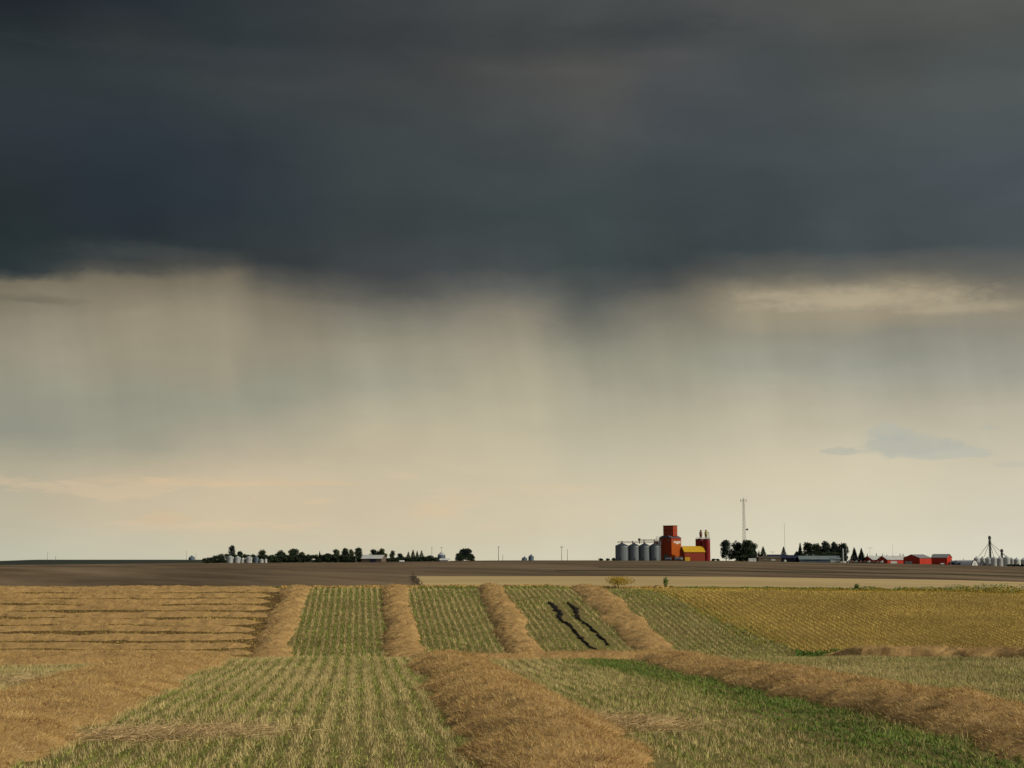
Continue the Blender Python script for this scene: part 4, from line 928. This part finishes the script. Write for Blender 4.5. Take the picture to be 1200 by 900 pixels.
COLS = {
 0: [(0,(30,36,42)),(40,(38,45,50)),(90,(46,53,58)),(150,(43,51,58)),(210,(38,46,51)),(270,(35,44,47)),(312,(38,47,50)),(319,(60,64,62)),(326,(108,100,84)),(350,(115,108,91)),(400,(136,128,109)),(450,(136,132,114)),(505,(132,131,115)),(545,(158,149,125)),(600,(174,163,137)),(650,(174,170,147))],
 150: [(0,(36,43,50)),(40,(46,51,55)),(90,(50,57,61)),(150,(44,52,60)),(220,(38,46,55)),(275,(38,47,53)),(305,(54,60,61)),(319,(76,76,71)),(328,(114,106,89)),(370,(141,131,109)),(420,(146,137,114)),(470,(137,135,117)),(525,(146,141,120)),(560,(178,163,134)),(605,(183,168,139)),(650,(180,174,149))],
 255: [(0,(44,51,56)),(50,(46,53,58)),(100,(56,62,65)),(170,(45,53,60)),(240,(42,50,58)),(292,(46,54,59)),(312,(74,74,70)),(328,(114,106,90)),(370,(142,132,110)),(430,(146,137,114)),(480,(142,139,120)),(520,(160,150,127)),(560,(186,169,139)),(605,(188,171,140)),(650,(184,176,149))],
 300: [(0,(47,53,58)),(50,(48,55,60)),(100,(57,62,65)),(170,(48,56,62)),(250,(45,54,60)),(310,(52,58,61)),(335,(84,82,76)),(360,(122,114,97)),(410,(141,132,111)),(470,(139,137,119)),(510,(160,151,128)),(560,(188,171,140)),(605,(188,170,139)),(650,(187,178,150))],
 450: [(0,(57,61,64)),(45,(54,58,61)),(100,(62,66,68)),(170,(58,65,68)),(250,(54,62,65)),(320,(62,66,68)),(345,(82,82,78)),(365,(110,106,95)),(405,(140,134,114)),(450,(146,142,122)),(500,(172,161,134)),(555,(183,169,140)),(615,(190,174,144)),(650,(188,179,151))],
 600: [(0,(65,68,69)),(55,(61,65,67)),(80,(72,73,73)),(150,(66,71,73)),(250,(57,66,68)),(315,(64,69,70)),(340,(92,92,86)),(368,(128,121,105)),(410,(150,143,121)),(480,(172,163,136)),(540,(184,172,143)),(610,(191,177,147)),(650,(191,183,156))],
 690: [(0,(70,73,74)),(55,(66,70,71)),(80,(78,78,76)),(140,(74,77,78)),(230,(60,69,71)),(310,(58,67,68)),(345,(72,76,74)),(375,(100,99,90)),(420,(135,131,113)),(470,(156,150,128)),(530,(177,168,142)),(600,(192,179,150)),(650,(194,186,160))],
 780: [(0,(73,76,77)),(50,(70,74,75)),(64,(80,82,82)),(130,(72,77,81)),(220,(64,72,75)),(310,(60,68,70)),(338,(78,80,77)),(362,(112,108,95)),(400,(136,131,113)),(440,(148,144,124)),(500,(170,162,137)),(560,(188,177,149)),(650,(196,188,163))],
 900: [(0,(79,81,80)),(60,(70,75,76)),(110,(74,79,82)),(200,(66,74,78)),(290,(62,70,73)),(318,(92,91,84)),(340,(142,131,109)),(372,(143,133,111)),(392,(136,131,114)),(430,(144,142,125)),(480,(172,163,139)),(560,(195,183,155)),(650,(199,191,166))],
 1050: [(0,(84,86,82)),(55,(74,78,77)),(110,(78,83,82)),(200,(70,78,82)),(290,(68,75,78)),(318,(98,96,88)),(345,(150,138,114)),(368,(148,137,114)),(388,(132,128,113)),(425,(138,137,123)),(475,(166,159,138)),(540,(192,181,154)),(600,(197,187,160)),(650,(199,192,169))],
 1200: [(0,(86,88,84)),(70,(76,82,82)),(110,(80,86,85)),(200,(73,81,87)),(285,(74,81,84)),(320,(96,95,88)),(355,(134,125,106)),(385,(132,127,112)),(430,(143,141,126)),(480,(172,164,142)),(560,(193,182,157)),(610,(192,184,162)),(650,(198,192,170))],
}
def grade(y, c):
    k = np.interp(y, [0, 300, 340, 420, 540, 650], [0, 0, .35, .7, .95, 1.0])
    a = np.array((4, 4, 3)) * (1 - k) * (1 if px < 700 else 0) + np.array((16, 18, 20)) * k
    return tuple(np.array(c) + a)
cur = None; prev = None
for px in sorted(COLS):
    ca = math.atan((px - 600) / F * .99)
    r = N_('ShaderNodeValToRGB'); L(pos, r.inputs[0]); cr_ = r.color_ramp; cr_.interpolation = 'EASE' if px > 270 else 'LINEAR'
    st = sorted([((r_of(y) * math.cos(ca) - T0) / (T1 - T0), lin(grade(y, c))) for y, c in COLS[px]])
    cr_.elements[0].position = st[0][0]; cr_.elements[0].color = (*st[0][1], 1); cr_.elements[1].position = st[-1][0]; cr_.elements[1].color = (*st[-1][1], 1)
    for p, c in st[1:-1]: q = cr_.elements.new(p); q.color = (*c, 1)
    cr_.interpolation = 'LINEAR'
    cur = r.outputs[0] if cur is None else mixc(mapr(azw, prev, ca, it='SMOOTHSTEP'), cur, r.outputs[0])
    prev = ca
# fine cloud body, rain streaks
body = noise(comb(ma('MULTIPLY', az, 9.0), ma('MULTIPLY', tt, 24.0), .4), 1.0, 6, .55, .3)
gain = ma('ADD', 1.0, ma('MULTIPLY', ma('SUBTRACT', body, .5), mapr(tt, .05, .25, .14, .42)))
gain = ma('MULTIPLY', gain, ma('ADD', 1.0, ma('MULTIPLY', ma('MULTIPLY', ma('SUBTRACT', fine, .5), ma('ADD', rainzone, .12)), .20)))
gain = ma('MULTIPLY', gain, ma('ADD', 1.0, ma('MULTIPLY', ma('MULTIPLY', ma('SUBTRACT', slant, .5), ma('ADD', rainzone, .15)), .45)))
sc_ = N_('ShaderNodeVectorMath', operation='SCALE'); L(cur, sc_.inputs[0]); L(gain, sc_.inputs['Scale']); cur = sc_.outputs[0]
# warm low cloud banks near the horizon, left and centre
bank = noise(comb(ma('MULTIPLY', az, 13.0), ma('MULTIPLY', tt, 75.0), 3.1), 1.0, 5, .6)
bm_ = ma('MULTIPLY', ma('MULTIPLY', mapr(bank, .52, .62), mapr(tt, .012, .024)), ma('MULTIPLY', mapr(tt, .075, .05), mapr(az, .04, -.08)))
cur = mixc(ma('MULTIPLY', bm_, .30), cur, lin((226, 196, 160)))
# bluish small cloud on the right
def cloud(px, py, rx, ry, amp, col, k, soft=0):
    global cur
    ca = math.atan((px - 600) / F); ct = r_of(py) * math.cos(ca)
    dx = ma('DIVIDE', ma('SUBTRACT', az, ca), rx / F); dy = ma('DIVIDE', ma('SUBTRACT', tt, ct), ry / F)
    dyn = ma('MULTIPLY', dy, mapr(dy, -.3, .3, 1.6, 1.0))                # flat underside
    d = ma('SQRT', ma('ADD', ma('MULTIPLY', dx, dx), ma('MULTIPLY', dyn, dyn)))
    nn = noise(comb(ma('MULTIPLY', az, 55.0), ma('MULTIPLY', tt, 130.0), k), 1.0, 5, .6)
    f = ma('ADD', ma('SUBTRACT', 1.0, d), ma('MULTIPLY', ma('SUBTRACT', nn, .5), 1.6))
    cur = mixc(ma('MULTIPLY', mapr(f, .12 - soft * .5, .42 + soft), amp), cur, lin(col))
cloud(1070, 524, 80, 20, .7, (176, 179, 168), 1.5, .12)
cloud(1045, 511, 36, 16, .6, (178, 180, 168), 21.5, .1)
cloud(1100, 533, 85, 10, .6, (182, 184, 172), 2.5)
cloud(982, 529, 30, 8, .55, (178, 179, 166), 3.5)
cloud(1160, 501, 16, 5, .55, (182, 182, 168), 4.5)
cloud(1190, 545, 36, 6, .4, (186, 185, 170), 5.5)
cloud(1010, 352, 170, 22, .38, (200, 186, 156), 6.5, .45)
cloud(1130, 362, 90, 12, .30, (198, 184, 154), 7.5, .45)
cloud(35, 352, 60, 9, .5, (100, 96, 84), 8.5, .45)
cloud(165, 298, 120, 16, .40, (72, 75, 75), 9.5, .45)
cloud(735, 38, 190, 22, .35, (56, 60, 63), 10.5, .45)
cloud(250, 66, 300, 18, .25, (62, 67, 70), 11.5, .45)
cloud(195, 609, 34, 14, .40, (216, 186, 148), 12.5, .35)
cloud(508, 600, 40, 20, .35, (220, 192, 156), 13.5, .35)
cloud(270, 566, 210, 7, .35, (216, 188, 150), 14.5, .35)
cloud(640, 575, 90, 10, .25, (218, 194, 158), 15.5, .35)
storm = cur
# the rest of the dome: broken brighter cloud over clear sky behind and beside the camera
SUN_AZ, SUN_EL = R(111), R(34)          # azimuth measured clockwise from +Y
sky = N_('ShaderNodeTexSky', sky_type='NISHITA'); sky.sun_disc = False; sky.sun_elevation = SUN_EL; sky.sun_rotation = SUN_AZ; sky.air_density = 1.2; sky.dust_density = 2.0
s2_ = N_('ShaderNodeVectorMath', operation='SCALE'); L(sky.outputs[0], s2_.inputs[0]); s2_.inputs['Scale'].default_value = .10
cl = noise(comb(ma('MULTIPLY', az, 2.0), ma('MULTIPLY', tt, 2.0), 9.0), 1.0, 5, .55)
side = mixc(mapr(az, -.9, .9), (.11, .115, .125), (.46, .44, .40))
openc = mixc(mapr(cl, .40, .6, .55, .95), s2_.outputs[0], side)
front = ma('MULTIPLY', mapr(ma('ABSOLUTE', az), 1.35, .55), mapr(tt, 1.6, .7))
final = mixc(front, openc, storm)
bg = N_('ShaderNodeBackground'); L(final, bg.inputs[0]); bg.inputs[1].default_value = 1.0
out = N_('ShaderNodeOutputWorld'); L(bg.outputs[0], out.inputs[0])
w.cycles.sampling_method = 'MANUAL'; w.cycles.sample_map_resolution = 512

sd = bpy.data.lights.new('Sun', 'SUN'); sd.energy = 2.6; sd.angle = R(3); sd.color = (1, .90, .76)
so = bpy.data.objects.new('Sun', sd); COL.objects.link(so)
dv = Vector((math.sin(SUN_AZ) * math.cos(SUN_EL), math.cos(SUN_AZ) * math.cos(SUN_EL), math.sin(SUN_EL)))
so.rotation_euler = dv.to_track_quat('Z', 'Y').to_euler(); so.location = (60, -20, 60)

# ------------------------------------------------------------------ camera, view
cd = bpy.data.cameras.new('Camera'); cd.sensor_width = 36; cd.lens = 36 * F / 1200; cd.clip_end = 60000; cd.clip_start = .5
co = bpy.data.objects.new('Camera', cd); COL.objects.link(co); co.location = (0, 0, EYE); co.rotation_euler = (PI / 2 + TH, 0, 0)
SC.camera = co
SC.view_settings.view_transform = 'Standard'; SC.view_settings.look = 'None'; SC.view_settings.gamma = 1; SC.view_settings.exposure = 0; SC.view_settings.use_curve_mapping = False
SC.cycles.use_denoising = True
SC.cycles.max_bounces = 4; SC.cycles.diffuse_bounces = 3
SC.render.resolution_x = 1024; SC.render.resolution_y = 768
